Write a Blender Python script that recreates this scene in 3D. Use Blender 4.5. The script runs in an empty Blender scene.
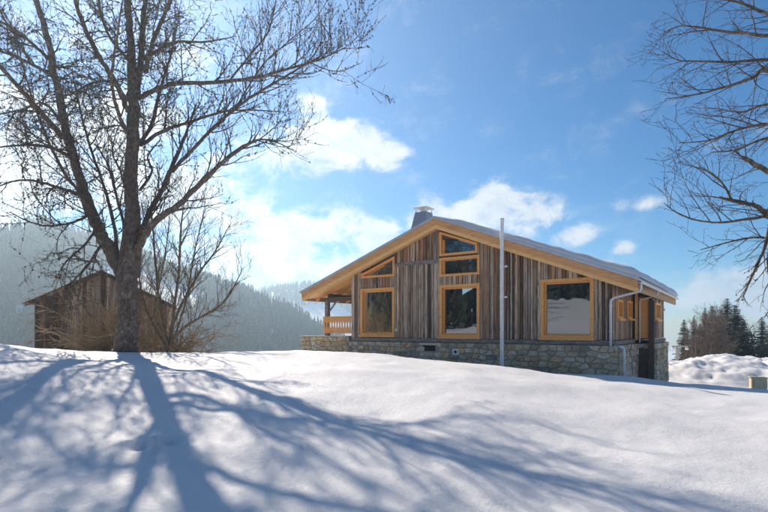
import bpy, bmesh, math, random
import numpy as np
from mathutils import Vector, Matrix, noise as mnoise
R = math.radians
rng = random.Random(7)

# ------------------------------------------------------------------ camera, sky, sun, exposure
F_PX, CX, HY, CZ = 508.0, 384.0, 329.0, 1.6          # focal length / horizon of the photograph, eye height
SUN_AZ, SUN_EL = -28.5, 36.0                          # degrees, azimuth from +Y towards +X
SUN_STRENGTH, SKY_STRENGTH, EXPOSURE = 5.0, 0.056, 0.50

scene = bpy.context.scene
col = scene.collection
cam_d = bpy.data.cameras.new('camera'); cam = bpy.data.objects.new('camera', cam_d); col.objects.link(cam)
cam.location = (0, 0, CZ); cam.rotation_euler = (R(90), 0, 0)
cam_d.sensor_width = 36; cam_d.lens = F_PX / 768 * 36; cam_d.shift_y = (HY - 256) / 768
cam_d.clip_start = 0.05; cam_d.clip_end = 9000
scene.camera = cam

vs = scene.view_settings
vs.view_transform = 'Standard'; vs.look = 'None'; vs.gamma = 1; vs.use_curve_mapping = False; vs.exposure = EXPOSURE
scene.cycles.use_denoising = True
scene.cycles.volume_bounces = 1
scene.cycles.max_bounces = 8
scene.cycles.transparent_max_bounces = 16
scene.cycles.caustics_reflective = False; scene.cycles.caustics_refractive = False
scene.cycles.sample_clamp_indirect = 6.0

class NT:
    """small helper for writing node trees"""
    def __init__(self, nt): self.nt = nt; nt.nodes.clear()
    def n(self, typ, ins=None, **props):
        nd = self.nt.nodes.new(typ)
        for k, v in props.items(): setattr(nd, k, v)
        for k, v in (ins or {}).items():
            sock = nd.inputs[k]
            if isinstance(v, bpy.types.NodeSocket): self.nt.links.new(v, sock)
            else: sock.default_value = v
        return nd
    def math(self, op, a, b=0.0, c=None, clamp=False):
        ins = {0: a, 1: b}
        if c is not None: ins[2] = c
        return self.n('ShaderNodeMath', ins, operation=op, use_clamp=clamp).outputs[0]
    def vmath(self, op, a, b=(0, 0, 0)):
        nd = self.n('ShaderNodeVectorMath', {0: a, 1: b}, operation=op)
        return nd.outputs['Value'] if op in ('LENGTH', 'DOT_PRODUCT', 'DISTANCE') else nd.outputs[0]
    def mix(self, fac, a, b, blend='MIX'):
        nd = self.n('ShaderNodeMix', None, data_type='RGBA', blend_type=blend)
        for i, v in ((0, fac), (6, a), (7, b)):
            if isinstance(v, bpy.types.NodeSocket): self.nt.links.new(v, nd.inputs[i])
            else: nd.inputs[i].default_value = (*v, 1) if isinstance(v, tuple) and len(v) == 3 else v
        return nd.outputs[2]
    def ramp(self, fac, stops, interp='LINEAR'):
        nd = self.n('ShaderNodeValToRGB', {0: fac}); cr = nd.color_ramp; cr.interpolation = interp
        while len(cr.elements) > 1: cr.elements.remove(cr.elements[-1])
        for i, (p, c) in enumerate(stops):
            e = cr.elements[0] if i == 0 else cr.elements.new(p)
            e.position = p; e.color = (*c, 1) if len(c) == 3 else c
        return nd.outputs[0]
    def smooth(self, x, lo, hi, to0=0.0, to1=1.0):
        return self.n('ShaderNodeMapRange', {0: x, 1: lo, 2: hi, 3: to0, 4: to1}, interpolation_type='SMOOTHSTEP').outputs[0]
    def noise(self, vec, scale, detail=4.0, rough=0.5, dist=0.0, color=False):
        nd = self.n('ShaderNodeTexNoise', {'Vector': vec, 'Scale': scale, 'Detail': detail, 'Roughness': rough, 'Distortion': dist})
        return nd.outputs[1 if color else 0]

sun_dir = Vector((math.sin(R(SUN_AZ)) * math.cos(R(SUN_EL)), math.cos(R(SUN_AZ)) * math.cos(R(SUN_EL)), math.sin(R(SUN_EL))))

def pix_dir(px, py):
    return Vector(((px - CX) / F_PX, 1.0, -(py - HY) / F_PX)).normalized()

world = bpy.data.worlds.new('World'); scene.world = world; world.use_nodes = True
w = NT(world.node_tree)
sky = w.n('ShaderNodeTexSky', sky_type='NISHITA', sun_disc=False)
sky.sun_elevation = R(SUN_EL); sky.sun_rotation = R(SUN_AZ)
sky.altitude = 1200; sky.air_density = 1.0; sky.dust_density = 0.6; sky.ozone_density = 2.5
skyc = w.n('ShaderNodeHueSaturation', {'Color': sky.outputs[0], 'Saturation': 2.15, 'Value': 1.3, 'Hue': 0.5}).outputs[0]
d = w.n('ShaderNodeTexCoord').outputs['Generated']
# cumulus: soft lobes broken up by noise, plus a loose field of small clouds all round the sky
lobes = [(345, 142, .10, .060, .95), (385, 156, .06, .035, .9), (322, 122, .06, .040, .8), (285, 152, .11, .06, .8), (310, 108, .05, .03, .6),
         (300, 232, .20, .065, .85), (375, 236, .09, .045, .8), (240, 255, .20, .08, .8), (250, 205, .11, .06, .6), (330, 265, .22, .05, .6),
         (450, 212, .10, .055, .9), (490, 204, .10, .055, .95), (532, 214, .085, .05, .95), (574, 234, .06, .028, .85), (425, 222, .06, .04, .8),
         (620, 249, .035, .020, .72), (502, 177, .03, .014, .55), (640, 203, .07, .02, .5), (600, 262, .10, .025, .45),
         (120, 125, .14, .07, .9), (60, 170, .22, .09, .9), (170, 190, .20, .10, .9), (20, 110, .14, .07, .65), (100, 50, .16, .05, .55), (190, 60, .12, .05, .5),
         (725, 288, .14, .045, .8), (780, 296, .14, .06, .85), (660, 300, .12, .03, .6), (690, 150, .07, .02, .4), (-80, 180, .3, .10, .9), (860, 250, .18, .08, .8)]
blob = None
for px, py, rx, rz, a in lobes:
    c = pix_dir(px, py)
    v = w.vmath('MULTIPLY', w.vmath('SUBTRACT', d, tuple(c)), (1 / rx, 1 / rx, 1 / rz))
    g = w.math('MULTIPLY', w.smooth(w.vmath('LENGTH', v), 1.35, 0.0), a)
    blob = g if blob is None else w.math('SMOOTH_MAX', blob, g, 0.25)
field = w.smooth(w.noise(w.vmath('MULTIPLY', d, (2.2, 2.2, 5.0)), 1.6, 3.0, 0.5), 0.56, 0.76, 0.0, 0.9)
sep = w.n('ShaderNodeSeparateXYZ', {0: d})
front = w.smooth(sep.outputs[1], 0.45, 0.7, 1.0, 0.0)       # the frame holds the lobes above, the field covers the rest
blob = w.math('MAXIMUM', blob, w.math('MULTIPLY', field, front))
dv = w.vmath('MULTIPLY', d, (1.0, 1.0, 1.35))
def cloud_density(vec):
    n1 = w.noise(vec, 11.0, 12.0, 0.60, 0.25)
    return w.math('ADD', blob, w.math('MULTIPLY', w.math('SUBTRACT', n1, 0.5), w.smooth(blob, 0.0, 0.55, 0.3, 2.9)))
den = cloud_density(dv)
den2 = cloud_density(w.vmath('ADD', dv, tuple(sun_dir * 0.035)))
mask = w.math('MULTIPLY', w.smooth(den, 0.18, 0.80), w.smooth(sep.outputs[2], -0.02, 0.03))
light = w.smooth(w.math('SUBTRACT', den2, den), -0.5, 0.6, 1.0, 0.0)
ccol = w.mix(light, (7.4, 8.2, 9.2), (11.6, 11.5, 11.3))
skycol = w.mix(w.math('MULTIPLY', mask, 0.94), skyc, ccol)
bg = w.n('ShaderNodeBackground', {0: skycol, 1: SKY_STRENGTH})
w.n('ShaderNodeOutputWorld', {0: bg.outputs[0]})

sun_l = bpy.data.lights.new('sun', 'SUN'); sun_l.energy = SUN_STRENGTH; sun_l.angle = R(0.53); sun_l.color = (1.0, 0.885, 0.75)
sun_o = bpy.data.objects.new('sun', sun_l); col.objects.link(sun_o)
sun_o.rotation_euler = sun_dir.to_track_quat('Z', 'Y').to_euler()
sun_o.location = sun_dir * 60

# ------------------------------------------------------------------ helpers
def pos(px, py, dist):
    return Vector(((px - CX) / F_PX * dist, dist, CZ - (py - HY) / F_PX * dist))

class MB:
    """collects vertices and faces, build() links them as one mesh object"""
    def __init__(self): self.v = []; self.f = []
    def add(self, vs_, fs_):
        o = len(self.v); self.v += [tuple(p) for p in vs_]; self.f += [tuple(i + o for i in f) for f in fs_]
    def box(self, a, b, m=None, bevel=0.0):
        x0, y0, z0 = a; x1, y1, z1 = b
        vs_ = [Vector(p) for p in ((x0,y0,z0),(x1,y0,z0),(x1,y1,z0),(x0,y1,z0),(x0,y0,z1),(x1,y0,z1),(x1,y1,z1),(x0,y1,z1))]
        if m: vs_ = [m @ p for p in vs_]
        self.add(vs_, [(3,2,1,0),(4,5,6,7),(0,1,5,4),(1,2,6,5),(2,3,7,6),(3,0,4,7)]); return self
    def prism(self, poly, axis_fn, t0, t1):
        """poly: 2-D outline (counter-clockwise); axis_fn(u, v, t) -> point"""
        n = len(poly)
        self.add([axis_fn(u, v, t0) for u, v in poly] + [axis_fn(u, v, t1) for u, v in poly],
                 [tuple(range(n))[::-1], tuple(range(n, 2 * n))] + [(i, (i + 1) % n, (i + 1) % n + n, i + n) for i in range(n)]); return self
    def tube(self, pts, rad, sides=6, cap=True):
        n = len(pts); pts = [Vector(p) for p in pts]; vs_ = []; ref = None
        for i, p in enumerate(pts):
            t = (pts[min(i + 1, n - 1)] - pts[max(i - 1, 0)])
            if t.length < 1e-9: t = Vector((0, 0, 1))
            t.normalize()
            if ref is None: ref = Vector((1, 0, 0)) if abs(t.x) < 0.8 else Vector((0, 1, 0))
            ref = (ref - t * ref.dot(t)).normalized(); b = t.cross(ref)
            r = rad[i] if hasattr(rad, '__len__') else rad
            for k in range(sides):
                a = 2 * math.pi * k / sides
                vs_.append(p + ref * (math.cos(a) * r) + b * (math.sin(a) * r))
        fs_ = [(i * sides + k, i * sides + (k + 1) % sides, (i + 1) * sides + (k + 1) % sides, (i + 1) * sides + k) for i in range(n - 1) for k in range(sides)]
        if cap: fs_ += [tuple(range(sides))[::-1], tuple((n - 1) * sides + k for k in range(sides))]
        self.add(vs_, fs_); return self
    def build(self, name, mat, parent=None, smooth=False, loc=None):
        me = bpy.data.meshes.new(name); me.from_pydata(self.v, [], self.f); me.update()
        if smooth: me.shade_smooth()
        o = bpy.data.objects.new(name, me); col.objects.link(o)
        if mat: me.materials.append(mat)
        if parent: o.parent = parent
        if loc is not None: o.location = loc
        return o

def bevel(o, width=0.01, seg=2):
    bm = bmesh.new(); bm.from_mesh(o.data)
    bmesh.ops.remove_doubles(bm, verts=bm.verts, dist=1e-5)
    bmesh.ops.bevel(bm, geom=bm.edges[:], offset=width, segments=seg, affect='EDGES', profile=0.7, clamp_overlap=True)
    bm.to_mesh(o.data); bm.free(); return o

def tag(o, label=None, cat=None, group=None, kind=None):
    for k, v in (('label', label), ('category', cat), ('group', group), ('kind', kind)):
        if v: o[k] = v
    return o

def empty(name, loc=(0, 0, 0), rz=0.0):
    o = bpy.data.objects.new(name, None); col.objects.link(o); o.location = loc; o.rotation_euler = (0, 0, rz)
    o.empty_display_size = 0.2; return o

def copy_tree(o, parent=None):
    c = o.copy(); col.objects.link(c)
    if parent: c.parent = parent
    for ch in list(o.children): copy_tree(ch, c)
    return c

# ------------------------------------------------------------------ materials
MATS = {}
def mat(name, fn):
    m = bpy.data.materials.new(name); m.use_nodes = True
    t = NT(m.node_tree); p = t.n('ShaderNodeBsdfPrincipled'); t.n('ShaderNodeOutputMaterial', {0: p.outputs[0]})
    def setp(**k):
        for a, v in k.items():
            s = p.inputs[a.replace('_', ' ')]
            if isinstance(v, bpy.types.NodeSocket): t.nt.links.new(v, s)
            else: s.default_value = (*v, 1) if isinstance(v, tuple) and len(v) == 3 and s.type == 'RGBA' else v
    fn(t, setp); MATS[name] = m; return m
def bump(t, h, strength=0.3, dist=0.02):
    return t.n('ShaderNodeBump', {'Strength': strength, 'Distance': dist, 'Height': h}).outputs[0]
def ocoord(t): return t.n('ShaderNodeTexCoord').outputs['Object']
def wcoord(t): return t.n('ShaderNodeNewGeometry').outputs['Position']
def orand(t): return t.n('ShaderNodeObjectInfo').outputs['Random']

def _snow(t, s):
    p = wcoord(t)
    big = t.noise(p, 2.2, 4, 0.55); mid = t.noise(p, 14, 5, 0.6); fine = t.noise(p, 110, 3, 0.6)
    h = t.math('ADD', t.math('MULTIPLY', big, 0.08), t.math('ADD', t.math('MULTIPLY', mid, 0.075), t.math('ADD', t.math('MULTIPLY', fine, 0.040), t.math('MULTIPLY', t.noise(p, 42, 3, 0.6), 0.035))))
    c = t.mix(t.noise(p, 60, 3, 0.7), (0.64, 0.635, 0.64), (0.75, 0.74, 0.735))
    glint = t.smooth(t.n('ShaderNodeTexVoronoi', {'Vector': p, 'Scale': 260.0}).outputs['Distance'], 0.06, 0.12, 0.18, 0.62)
    s(Base_Color=c, Roughness=glint, Normal=bump(t, h, 0.55, 0.35))
    s(**{'Subsurface_Weight': 0.0, 'Specular_IOR_Level': 0.3})
mat('snow', _snow)

def plank_colour(t, stops, grain=(14, 14, 0.9), dark=0.30, warm=(1.22, 1.06, 0.88)):
    r = orand(t); p = t.vmath('ADD', t.vmath('MULTIPLY', ocoord(t), grain), t.n('ShaderNodeCombineXYZ', {0: t.math('MULTIPLY', r, 71.0), 1: t.math('MULTIPLY', r, 37.0), 2: t.math('MULTIPLY', r, 13.0)}).outputs[0])
    base = t.mix(1.0, t.ramp(r, stops, 'CONSTANT'), warm, 'MULTIPLY')
    g = t.noise(p, 1.5, 6, 0.65, 0.6)
    st = t.noise(p, 0.35, 3, 0.6); dk = t.noise(t.vmath('ADD', p, (9.0, 4.0, 7.0)), 0.5, 4, 0.65)
    c = t.mix(t.smooth(g, 0.40, 0.72), t.mix(1.0, base, (1.45, 1.42, 1.38), 'MULTIPLY'), t.mix(1.0, base, (dark, dark * 0.92, dark * 0.85), 'MULTIPLY'))
    c = t.mix(t.smooth(st, 0.5, 0.75, 0.0, 0.6), c, (0.52, 0.48, 0.42))
    c = t.mix(t.smooth(dk, 0.52, 0.70, 0.0, 0.75), c, (0.055, 0.040, 0.030))
    return c, g
def _planks(t, s):
    st = [(0.0, (0.22, 0.18, 0.15)), (0.10, (0.36, 0.32, 0.28)), (0.2, (0.09, 0.065, 0.05)), (0.28, (0.42, 0.385, 0.35)), (0.4, (0.24, 0.15, 0.09)), (0.47, (0.30, 0.27, 0.235)),
          (0.58, (0.15, 0.115, 0.09)), (0.66, (0.44, 0.395, 0.35)), (0.75, (0.26, 0.18, 0.125)), (0.80, (0.32, 0.28, 0.25)), (0.9, (0.07, 0.052, 0.042)), (0.95, (0.52, 0.48, 0.44))]
    c, g = plank_colour(t, st); s(Base_Color=c, Roughness=0.85, Normal=bump(t, g, 0.6, 0.012))
mat('weathered_plank', _planks)
def _planks_brown(t, s):
    st = [(0.0, (0.22, 0.125, 0.08)), (0.18, (0.30, 0.18, 0.11)), (0.36, (0.17, 0.115, 0.085)), (0.52, (0.24, 0.20, 0.17)), (0.68, (0.35, 0.235, 0.15)), (0.82, (0.36, 0.32, 0.29)), (0.92, (0.10, 0.065, 0.048))]
    c, g = plank_colour(t, st); s(Base_Color=c, Roughness=0.82, Normal=bump(t, g, 0.6, 0.012))
mat('brown_plank', _planks_brown)
def _shed(t, s):
    st = [(0.0, (0.27, 0.22, 0.17)), (0.2, (0.21, 0.16, 0.12)), (0.4, (0.32, 0.27, 0.215)), (0.6, (0.15, 0.105, 0.075)), (0.8, (0.25, 0.19, 0.14))]
    c, g = plank_colour(t, st, (11, 11, 0.8)); s(Base_Color=c, Roughness=0.9, Normal=bump(t, g, 0.6, 0.015))
mat('shed_plank', _shed)
def _shed_dark(t, s):
    st = [(0.0, (0.07, 0.042, 0.027)), (0.4, (0.10, 0.06, 0.036)), (0.7, (0.05, 0.034, 0.024))]
    c, g = plank_colour(t, st, (11, 11, 0.8)); s(Base_Color=c, Roughness=0.9, Normal=bump(t, g, 0.6, 0.015))
mat('shed_dark', _shed_dark)
def _dark_wood(t, s):
    p = t.vmath('MULTIPLY', ocoord(t), (3, 3, 3)); g = t.noise(p, 4, 6, 0.65, 0.5)
    s(Base_Color=t.mix(g, (0.06, 0.042, 0.030), (0.17, 0.13, 0.10)), Roughness=0.88, Normal=bump(t, g, 0.5, 0.012))
mat('dark_wood', _dark_wood)
def _beam(t, s):
    p = t.vmath('MULTIPLY', ocoord(t), (1.2, 9, 9)); g = t.noise(p, 2.5, 6, 0.65, 0.5)
    s(Base_Color=t.mix(t.smooth(g, 0.3, 0.7), (0.12, 0.10, 0.085), (0.34, 0.30, 0.26)), Roughness=0.88, Normal=bump(t, g, 0.5, 0.012))
mat('grey_beam', _beam)
def larch(a, b, k):
    def fn(t, s):
        r = orand(t); p = t.vmath('ADD', t.vmath('MULTIPLY', ocoord(t), k), t.n('ShaderNodeCombineXYZ', {0: t.math('MULTIPLY', r, 31.0), 1: 0.0, 2: t.math('MULTIPLY', r, 17.0)}).outputs[0])
        g = t.noise(p, 2.0, 6, 0.6, 0.9); kn = t.noise(t.vmath('MULTIPLY', p, (1, 1, 1)), 0.9, 3, 0.5)
        c = t.mix(t.smooth(g, 0.3, 0.72), b, a)
        c = t.mix(t.smooth(kn, 0.60, 0.78, 0.0, 0.6), c, (b[0] * 0.5, b[1] * 0.42, b[2] * 0.35))
        s(Base_Color=c, Roughness=0.55, Normal=bump(t, g, 0.3, 0.006))
    return fn
mat('larch', larch((0.95, 0.50, 0.165), (0.84, 0.38, 0.10), (3, 9, 9)))
mat('larch_pale', larch((0.95, 0.61, 0.27), (0.88, 0.50, 0.18), (1.2, 9, 9)))
mat('larch_brown', larch((0.84, 0.45, 0.18), (0.64, 0.30, 0.105), (1.0, 9, 9)))
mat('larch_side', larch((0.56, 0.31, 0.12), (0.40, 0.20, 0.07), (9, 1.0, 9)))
def _stone(t, s):
    r = orand(t); p = t.vmath('ADD', ocoord(t), t.n('ShaderNodeCombineXYZ', {0: t.math('MULTIPLY', r, 19.0), 1: t.math('MULTIPLY', r, 53.0), 2: 0.0}).outputs[0])
    base = t.ramp(r, [(0, (0.46, 0.45, 0.38)), (0.12, (0.56, 0.51, 0.41)), (0.24, (0.36, 0.36, 0.33)), (0.36, (0.52, 0.46, 0.36)), (0.46, (0.50, 0.50, 0.45)), (0.60, (0.60, 0.48, 0.31)), (0.66, (0.27, 0.28, 0.26)),
                      (0.76, (0.55, 0.56, 0.53)), (0.88, (0.44, 0.37, 0.27))], 'CONSTANT')
    n1 = t.noise(p, 7, 6, 0.65); n2 = t.noise(p, 28, 4, 0.6)
    c = t.mix(t.smooth(n1, 0.3, 0.7), t.mix(1.0, base, (0.55, 0.56, 0.55), 'MULTIPLY'), base)
    c = t.mix(t.smooth(n2, 0.58, 0.8, 0, 0.5), c, (0.52, 0.42, 0.26))
    c = t.mix(1.0, c, (1.40, 1.22, 1.0), 'MULTIPLY')
    s(Base_Color=c, Roughness=0.9, Normal=bump(t, t.math('ADD', n1, t.math('MULTIPLY', n2, 0.4)), 0.7, 0.03))
mat('stone', _stone)
def plain(c, rough=0.7, metal=0.0, nscale=8, var=0.25, b=0.15):
    def fn(t, s):
        n1 = t.noise(ocoord(t), nscale, 5, 0.6)
        s(Base_Color=t.mix(t.smooth(n1, 0.3, 0.7), tuple(x * (1 - var) for x in c), c), Roughness=rough, Metallic=metal, Normal=bump(t, n1, b, 0.01))
    return fn
mat('mortar', plain((0.42, 0.37, 0.29), 0.95, 0, 20))
mat('cap_stone', plain((0.68, 0.61, 0.50), 0.9, 0, 9))
mat('zinc', plain((0.58, 0.62, 0.66), 0.45, 0.2, 3, 0.15, 0.05))
mat('dark_zinc', plain((0.36, 0.40, 0.44), 0.45, 0.4, 3, 0.15, 0.05))
mat('steel', plain((0.86, 0.86, 0.85), 0.45, 0.0, 5, 0.12, 0.05))
mat('gutter', plain((0.82, 0.83, 0.83), 0.40, 0.0, 5, 0.12, 0.05))
mat('void_shade', plain((0.02, 0.018, 0.016), 0.95))  # near-black colour painted in for the shade inside the vents
mat('room_wall', plain((0.16, 0.12, 0.09), 0.9, 0, 1.5))
mat('room_floor', plain((0.12, 0.075, 0.045), 0.5, 0, 3))
mat('fabric', plain((0.55, 0.50, 0.42), 0.9, 0, 30, 0.15))
mat('white_paint', plain((0.78, 0.77, 0.74), 0.5, 0, 6, 0.06, 0.03))
mat('box_wood', plain((0.80, 0.64, 0.38), 0.65, 0, 4, 0.12))
mat('post_wood', plain((0.42, 0.36, 0.29), 0.85, 0, 9))
def _glass(t, s):
    pass
def glass_mat():
    m = bpy.data.materials.new('glass'); m.use_nodes = True; t = NT(m.node_tree)
    wave = bump(t, t.noise(ocoord(t), 0.9, 2, 0.5), 0.06, 0.05)
    fr = t.n('ShaderNodeFresnel', {'IOR': 1.65, 'Normal': wave}).outputs[0]
    fac = t.math('MULTIPLY_ADD', fr, 0.9, 0.10, clamp=True)
    tr = t.n('ShaderNodeBsdfTransparent', {0: (0.72, 0.76, 0.75, 1)}); gl = t.n('ShaderNodeBsdfGlossy', {0: (0.93, 0.96, 1, 1), 'Roughness': 0.01, 'Normal': wave})
    mx = t.n('ShaderNodeMixShader', {0: fac, 1: tr.outputs[0], 2: gl.outputs[0]}); t.n('ShaderNodeOutputMaterial', {0: mx.outputs[0]})
    MATS['glass'] = m
glass_mat()
def bark(a, b, c, sc=1.0):
    def fn(t, s):
        p = t.vmath('MULTIPLY', wcoord(t), (1, 1, 0.35)); n1 = t.noise(p, 16 * sc, 6, 0.7, 0.4); n2 = t.noise(wcoord(t), 5 * sc, 4, 0.6)
        cc = t.mix(t.smooth(n1, 0.32, 0.68), a, b); cc = t.mix(t.smooth(n2, 0.52, 0.72, 0, 0.7), cc, c)
        s(Base_Color=cc, Roughness=0.92, Normal=bump(t, n1, 0.9, 0.03))
    return fn
mat('bark', bark((0.050, 0.036, 0.027), (0.20, 0.15, 0.115), (0.31, 0.285, 0.23)))
mat('twig', bark((0.055, 0.038, 0.028), (0.15, 0.105, 0.078), (0.17, 0.15, 0.11)))
mat('shrub_twig', bark((0.22, 0.145, 0.075), (0.44, 0.31, 0.16), (0.36, 0.29, 0.18)))
mat('sapling_bark', bark((0.10, 0.075, 0.045), (0.26, 0.20, 0.125), (0.27, 0.25, 0.17)))
mat('brown_twig', bark((0.10, 0.065, 0.045), (0.19, 0.13, 0.09), (0.15, 0.11, 0.08), 0.3))
def _lichen(t, s):
    n1 = t.noise(wcoord(t), 9, 3, 0.6)
    s(Base_Color=t.ramp(n1, [(0.3, (0.045, 0.045, 0.024)), (0.5, (0.10, 0.095, 0.05)), (0.68, (0.19, 0.18, 0.10))]), Roughness=0.95)
mat('lichen', _lichen)
def _needles(t, s):
    n1 = t.noise(wcoord(t), 0.9, 4, 0.6); r = orand(t)
    c = t.mix(t.smooth(n1, 0.3, 0.7), (0.016, 0.030, 0.014), (0.045, 0.065, 0.028)); c = t.mix(t.math('MULTIPLY', r, 0.35), c, (0.06, 0.055, 0.03))
    s(Base_Color=c, Roughness=0.8)
mat('needles', _needles)
def _forest(t, s):
    n1 = t.noise(wcoord(t), 0.035, 3, 0.6)
    s(Base_Color=t.mix(t.smooth(n1, 0.35, 0.65), (0.018, 0.032, 0.018), (0.05, 0.062, 0.034)), Roughness=0.9)
mat('forest', _forest)
M = MATS

# ------------------------------------------------------------------ ground: one sheet of snow, valley and hills
def rel(px, py, dist): return ((px - CX) / F_PX * dist, dist, -(py - HY) / F_PX * dist)
ctrl = [rel(0, 349, 13), rel(30, 349.5, 14.5), rel(70, 352.5, 17), rel(128, 354, 19), rel(220, 353, 19.5), rel(300, 352, 20), rel(360, 354, 18), rel(420, 358, 18), rel(503, 366, 17.5), rel(613, 377, 17), rel(690, 384, 16), rel(768, 390, 15),
        (0, -5, -2.2), (-6, -5, -2.0), (6, -5, -2.25), (0, 0, -2.12), (-4, 0, -2.0), (4, 0, -2.15), (0, 3, -2.08), (-3, 3, -2.0), (3, 3, -2.08), (0, 5.5, -1.94), (-4.5, 5.5, -1.75), (4.5, 5.5, -1.98),
        (-6, 8, -1.30), (-2, 8, -1.55), (2, 8, -1.68), (6.5, 8, -1.85), (-4, 11, -1.08), (2, 12, -1.32), (7, 12, -1.72), (-9.5, 8.5, -0.75),
        (-4.8, 29.7, -1.6), (1.6, 25, -1.62), (5.2, 22.5, -1.85), (9, 20, -2.05), (12.5, 22, -2.75), (13.5, 27, -3.0), (-15.4, 28, -1.5), (-18, 36, -2.6), (-7, 26, -1.35), (-9.5, 14, -0.85), (-5, 15.5, -0.9),
        (15, 25, -3.0), (19, 25, -3.1), (20, 40, -3.7), (10, 42, -2.8), (0, 45, -2.8), (-10, 45, -4.5), (-25, 42, -4.5), (-26, 20, -1.2), (-20, 10, -0.3), (20, 10, -2.0), (20, 0, -1.9), (-20, 0, -0.4), (0, -20, -1.0), (-20, -20, 0.5), (20, -20, -1.5)]
cp = np.array(ctrl, float)
def tps(r2): return 0.5 * r2 * np.log(np.maximum(r2, 1e-12))
_n = len(cp); _K = tps(((cp[:, None, :2] - cp[None, :, :2]) ** 2).sum(-1)) + np.eye(_n) * 0.6
_P = np.c_[np.ones(_n), cp[:, :2]]
_A = np.zeros((_n + 3, _n + 3)); _A[:_n, :_n] = _K; _A[:_n, _n:] = _P; _A[_n:, :_n] = _P.T
_sol = np.linalg.solve(_A, np.r_[cp[:, 2], 0, 0, 0])
def sstep(x, a, b):
    t = np.clip((x - a) / (b - a), 0, 1); return t * t * (3 - 2 * t)
def vnoise(x, y, sc, seed=0):
    """smooth value noise, vectorised"""
    x = x * sc + seed * 17.3; y = y * sc + seed * 9.1
    xi = np.floor(x).astype(np.int64); yi = np.floor(y).astype(np.int64); fx = x - xi; fy = y - yi
    def h(a, b):
        k = (a * 374761393 + b * 668265263 + seed * 1442695) & 0xffffffff
        k = ((k ^ (k >> 13)) * 1274126177) & 0xffffffff
        return ((k ^ (k >> 16)) & 0xffff) / 65535.0
    ux = fx * fx * fx * (fx * (fx * 6 - 15) + 10); uy = fy * fy * fy * (fy * (fy * 6 - 15) + 10)
    return (h(xi, yi) * (1 - ux) + h(xi + 1, yi) * ux) * (1 - uy) + (h(xi, yi + 1) * (1 - ux) + h(xi + 1, yi + 1) * ux) * uy - 0.5
HILL = np.array([(-1400, 260), (-600, 235), (-200, 226), (0, 224), (40, 215), (80, 228), (120, 240), (180, 264), (215, 272), (250, 283), (290, 300), (330, 322), (380, 345), (500, 352)], float)   # skyline of the wooded hill
RIDGE_R = 520.0
DENTS = []
def ground(x, y, detail=True):
    x = np.asarray(x, float); y = np.asarray(y, float); r = np.hypot(x, y); az = np.arctan2(x, y)
    xc = np.clip(x, -60, 60); yc = np.clip(y, -40, 60)
    r2 = (xc[..., None] - cp[:, 0]) ** 2 + (yc[..., None] - cp[:, 1]) ** 2
    near = (tps(r2) * _sol[:_n]).sum(-1) + _sol[_n] + _sol[_n + 1] * xc + _sol[_n + 2] * yc
    # far land by bearing: valley and wooded hill ahead to the left, gentle fall to the right, open slope behind
    pxb = CX + F_PX * np.tan(np.clip(az, R(-80), R(80)))
    ahead = sstep(pxb, 440, 330) * sstep(np.abs(az), R(92), R(72))
    valley = -4 - 62 * sstep(r, 45, 230)
    hz = -(np.interp(pxb, HILL[:, 0], HILL[:, 1]) - HY) / F_PX * (RIDGE_R * np.cos(np.clip(az, R(-75), R(75)))) - 15
    hill = valley + (hz + 66) * sstep(r, 170, RIDGE_R) ** 0.85 - np.clip(r - RIDGE_R, 0, 400) * 0.16
    far_ridge = -(287 + 5 * np.sin(pxb * 0.035) - HY) / F_PX * 950 * sstep(r, 700, 950) * sstep(pxb, 480, 330) - 12
    left = np.maximum(hill, np.where(r > 640, far_ridge, -500))
    right = -3.5 - 3.5 * sstep(r, 40, 95) - 45 * sstep(r, 110, 500)
    behind = 0.2 + 11 * sstep(r, 25, 150) + 40 * sstep(r, 130, 500)
    back = sstep(np.abs(az), R(75), R(100))
    far = left * ahead + right * (1 - ahead); far = far * (1 - back) + behind * back
    k = sstep(r, 36, 70)
    z = near * (1 - k) + far * k
    und = 0.16 * vnoise(x, y, 0.45, 1) + 0.07 * vnoise(x, y, 1.1, 2) + 0.022 * vnoise(x, y, 2.7, 3) + 0.008 * vnoise(x, y, 7.0, 4)
    z = z + und * np.clip(r / 4, 0.3, 1) * sstep(r, 44, 26) + sstep(r, 50, 150) * 3.0 * vnoise(x, y, 0.02, 5)
    if detail:      # drift shoulder at the left, dents of old footprints, little heap by the shed
        for bx, by, sx, sy, hgt in ((-9.6, 11.5, 2.2, 1.5, 0.30), (-7.6, 9.8, 2.0, 1.2, 0.10), (1.8, 12.5, 3.0, 1.0, 0.10), (-17.3, 24.8, 0.6, 0.45, 0.45), (-18.0, 24.9, 0.45, 0.4, 0.25), (4.2, 9.5, 3.0, .9, 0.08)):
            z = z + hgt * np.exp(-((x - bx) / sx) ** 2 - ((y - by) / sy) ** 2)
        for bx, by, sr, hgt in DENTS: z = z + hgt * np.exp(-((x - bx) ** 2 + (y - by) ** 2) / sr ** 2)
    return z + CZ
def gz(x, y): return float(ground(np.array([x]), np.array([y]))[0])
def surface(px, py):
    """where the sight line through a pixel of the photograph meets the near snow"""
    for dd_ in np.arange(3, 40, 0.02):
        p_ = pos(px, py, dd_)
        if p_.z <= gz(p_.x, p_.y): return p_
    return p_
_f = surface(150, 443)
DENTS += [(_f.x + a, _f.y + b, c, e) for a, b, c, e in ((-0.10, -0.05, 0.13, -0.13), (0.08, 0.02, 0.09, 0.06), (-0.02, 0.16, 0.11, 0.06), (0.24, 0.12, 0.11, -0.09), (0.36, 0.02, 0.08, 0.05), (-0.3, 0.0, 0.1, 0.04), (0.14, -0.14, 0.07, 0.045), (0.5, 0.2, 0.1, -0.05))]
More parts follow.
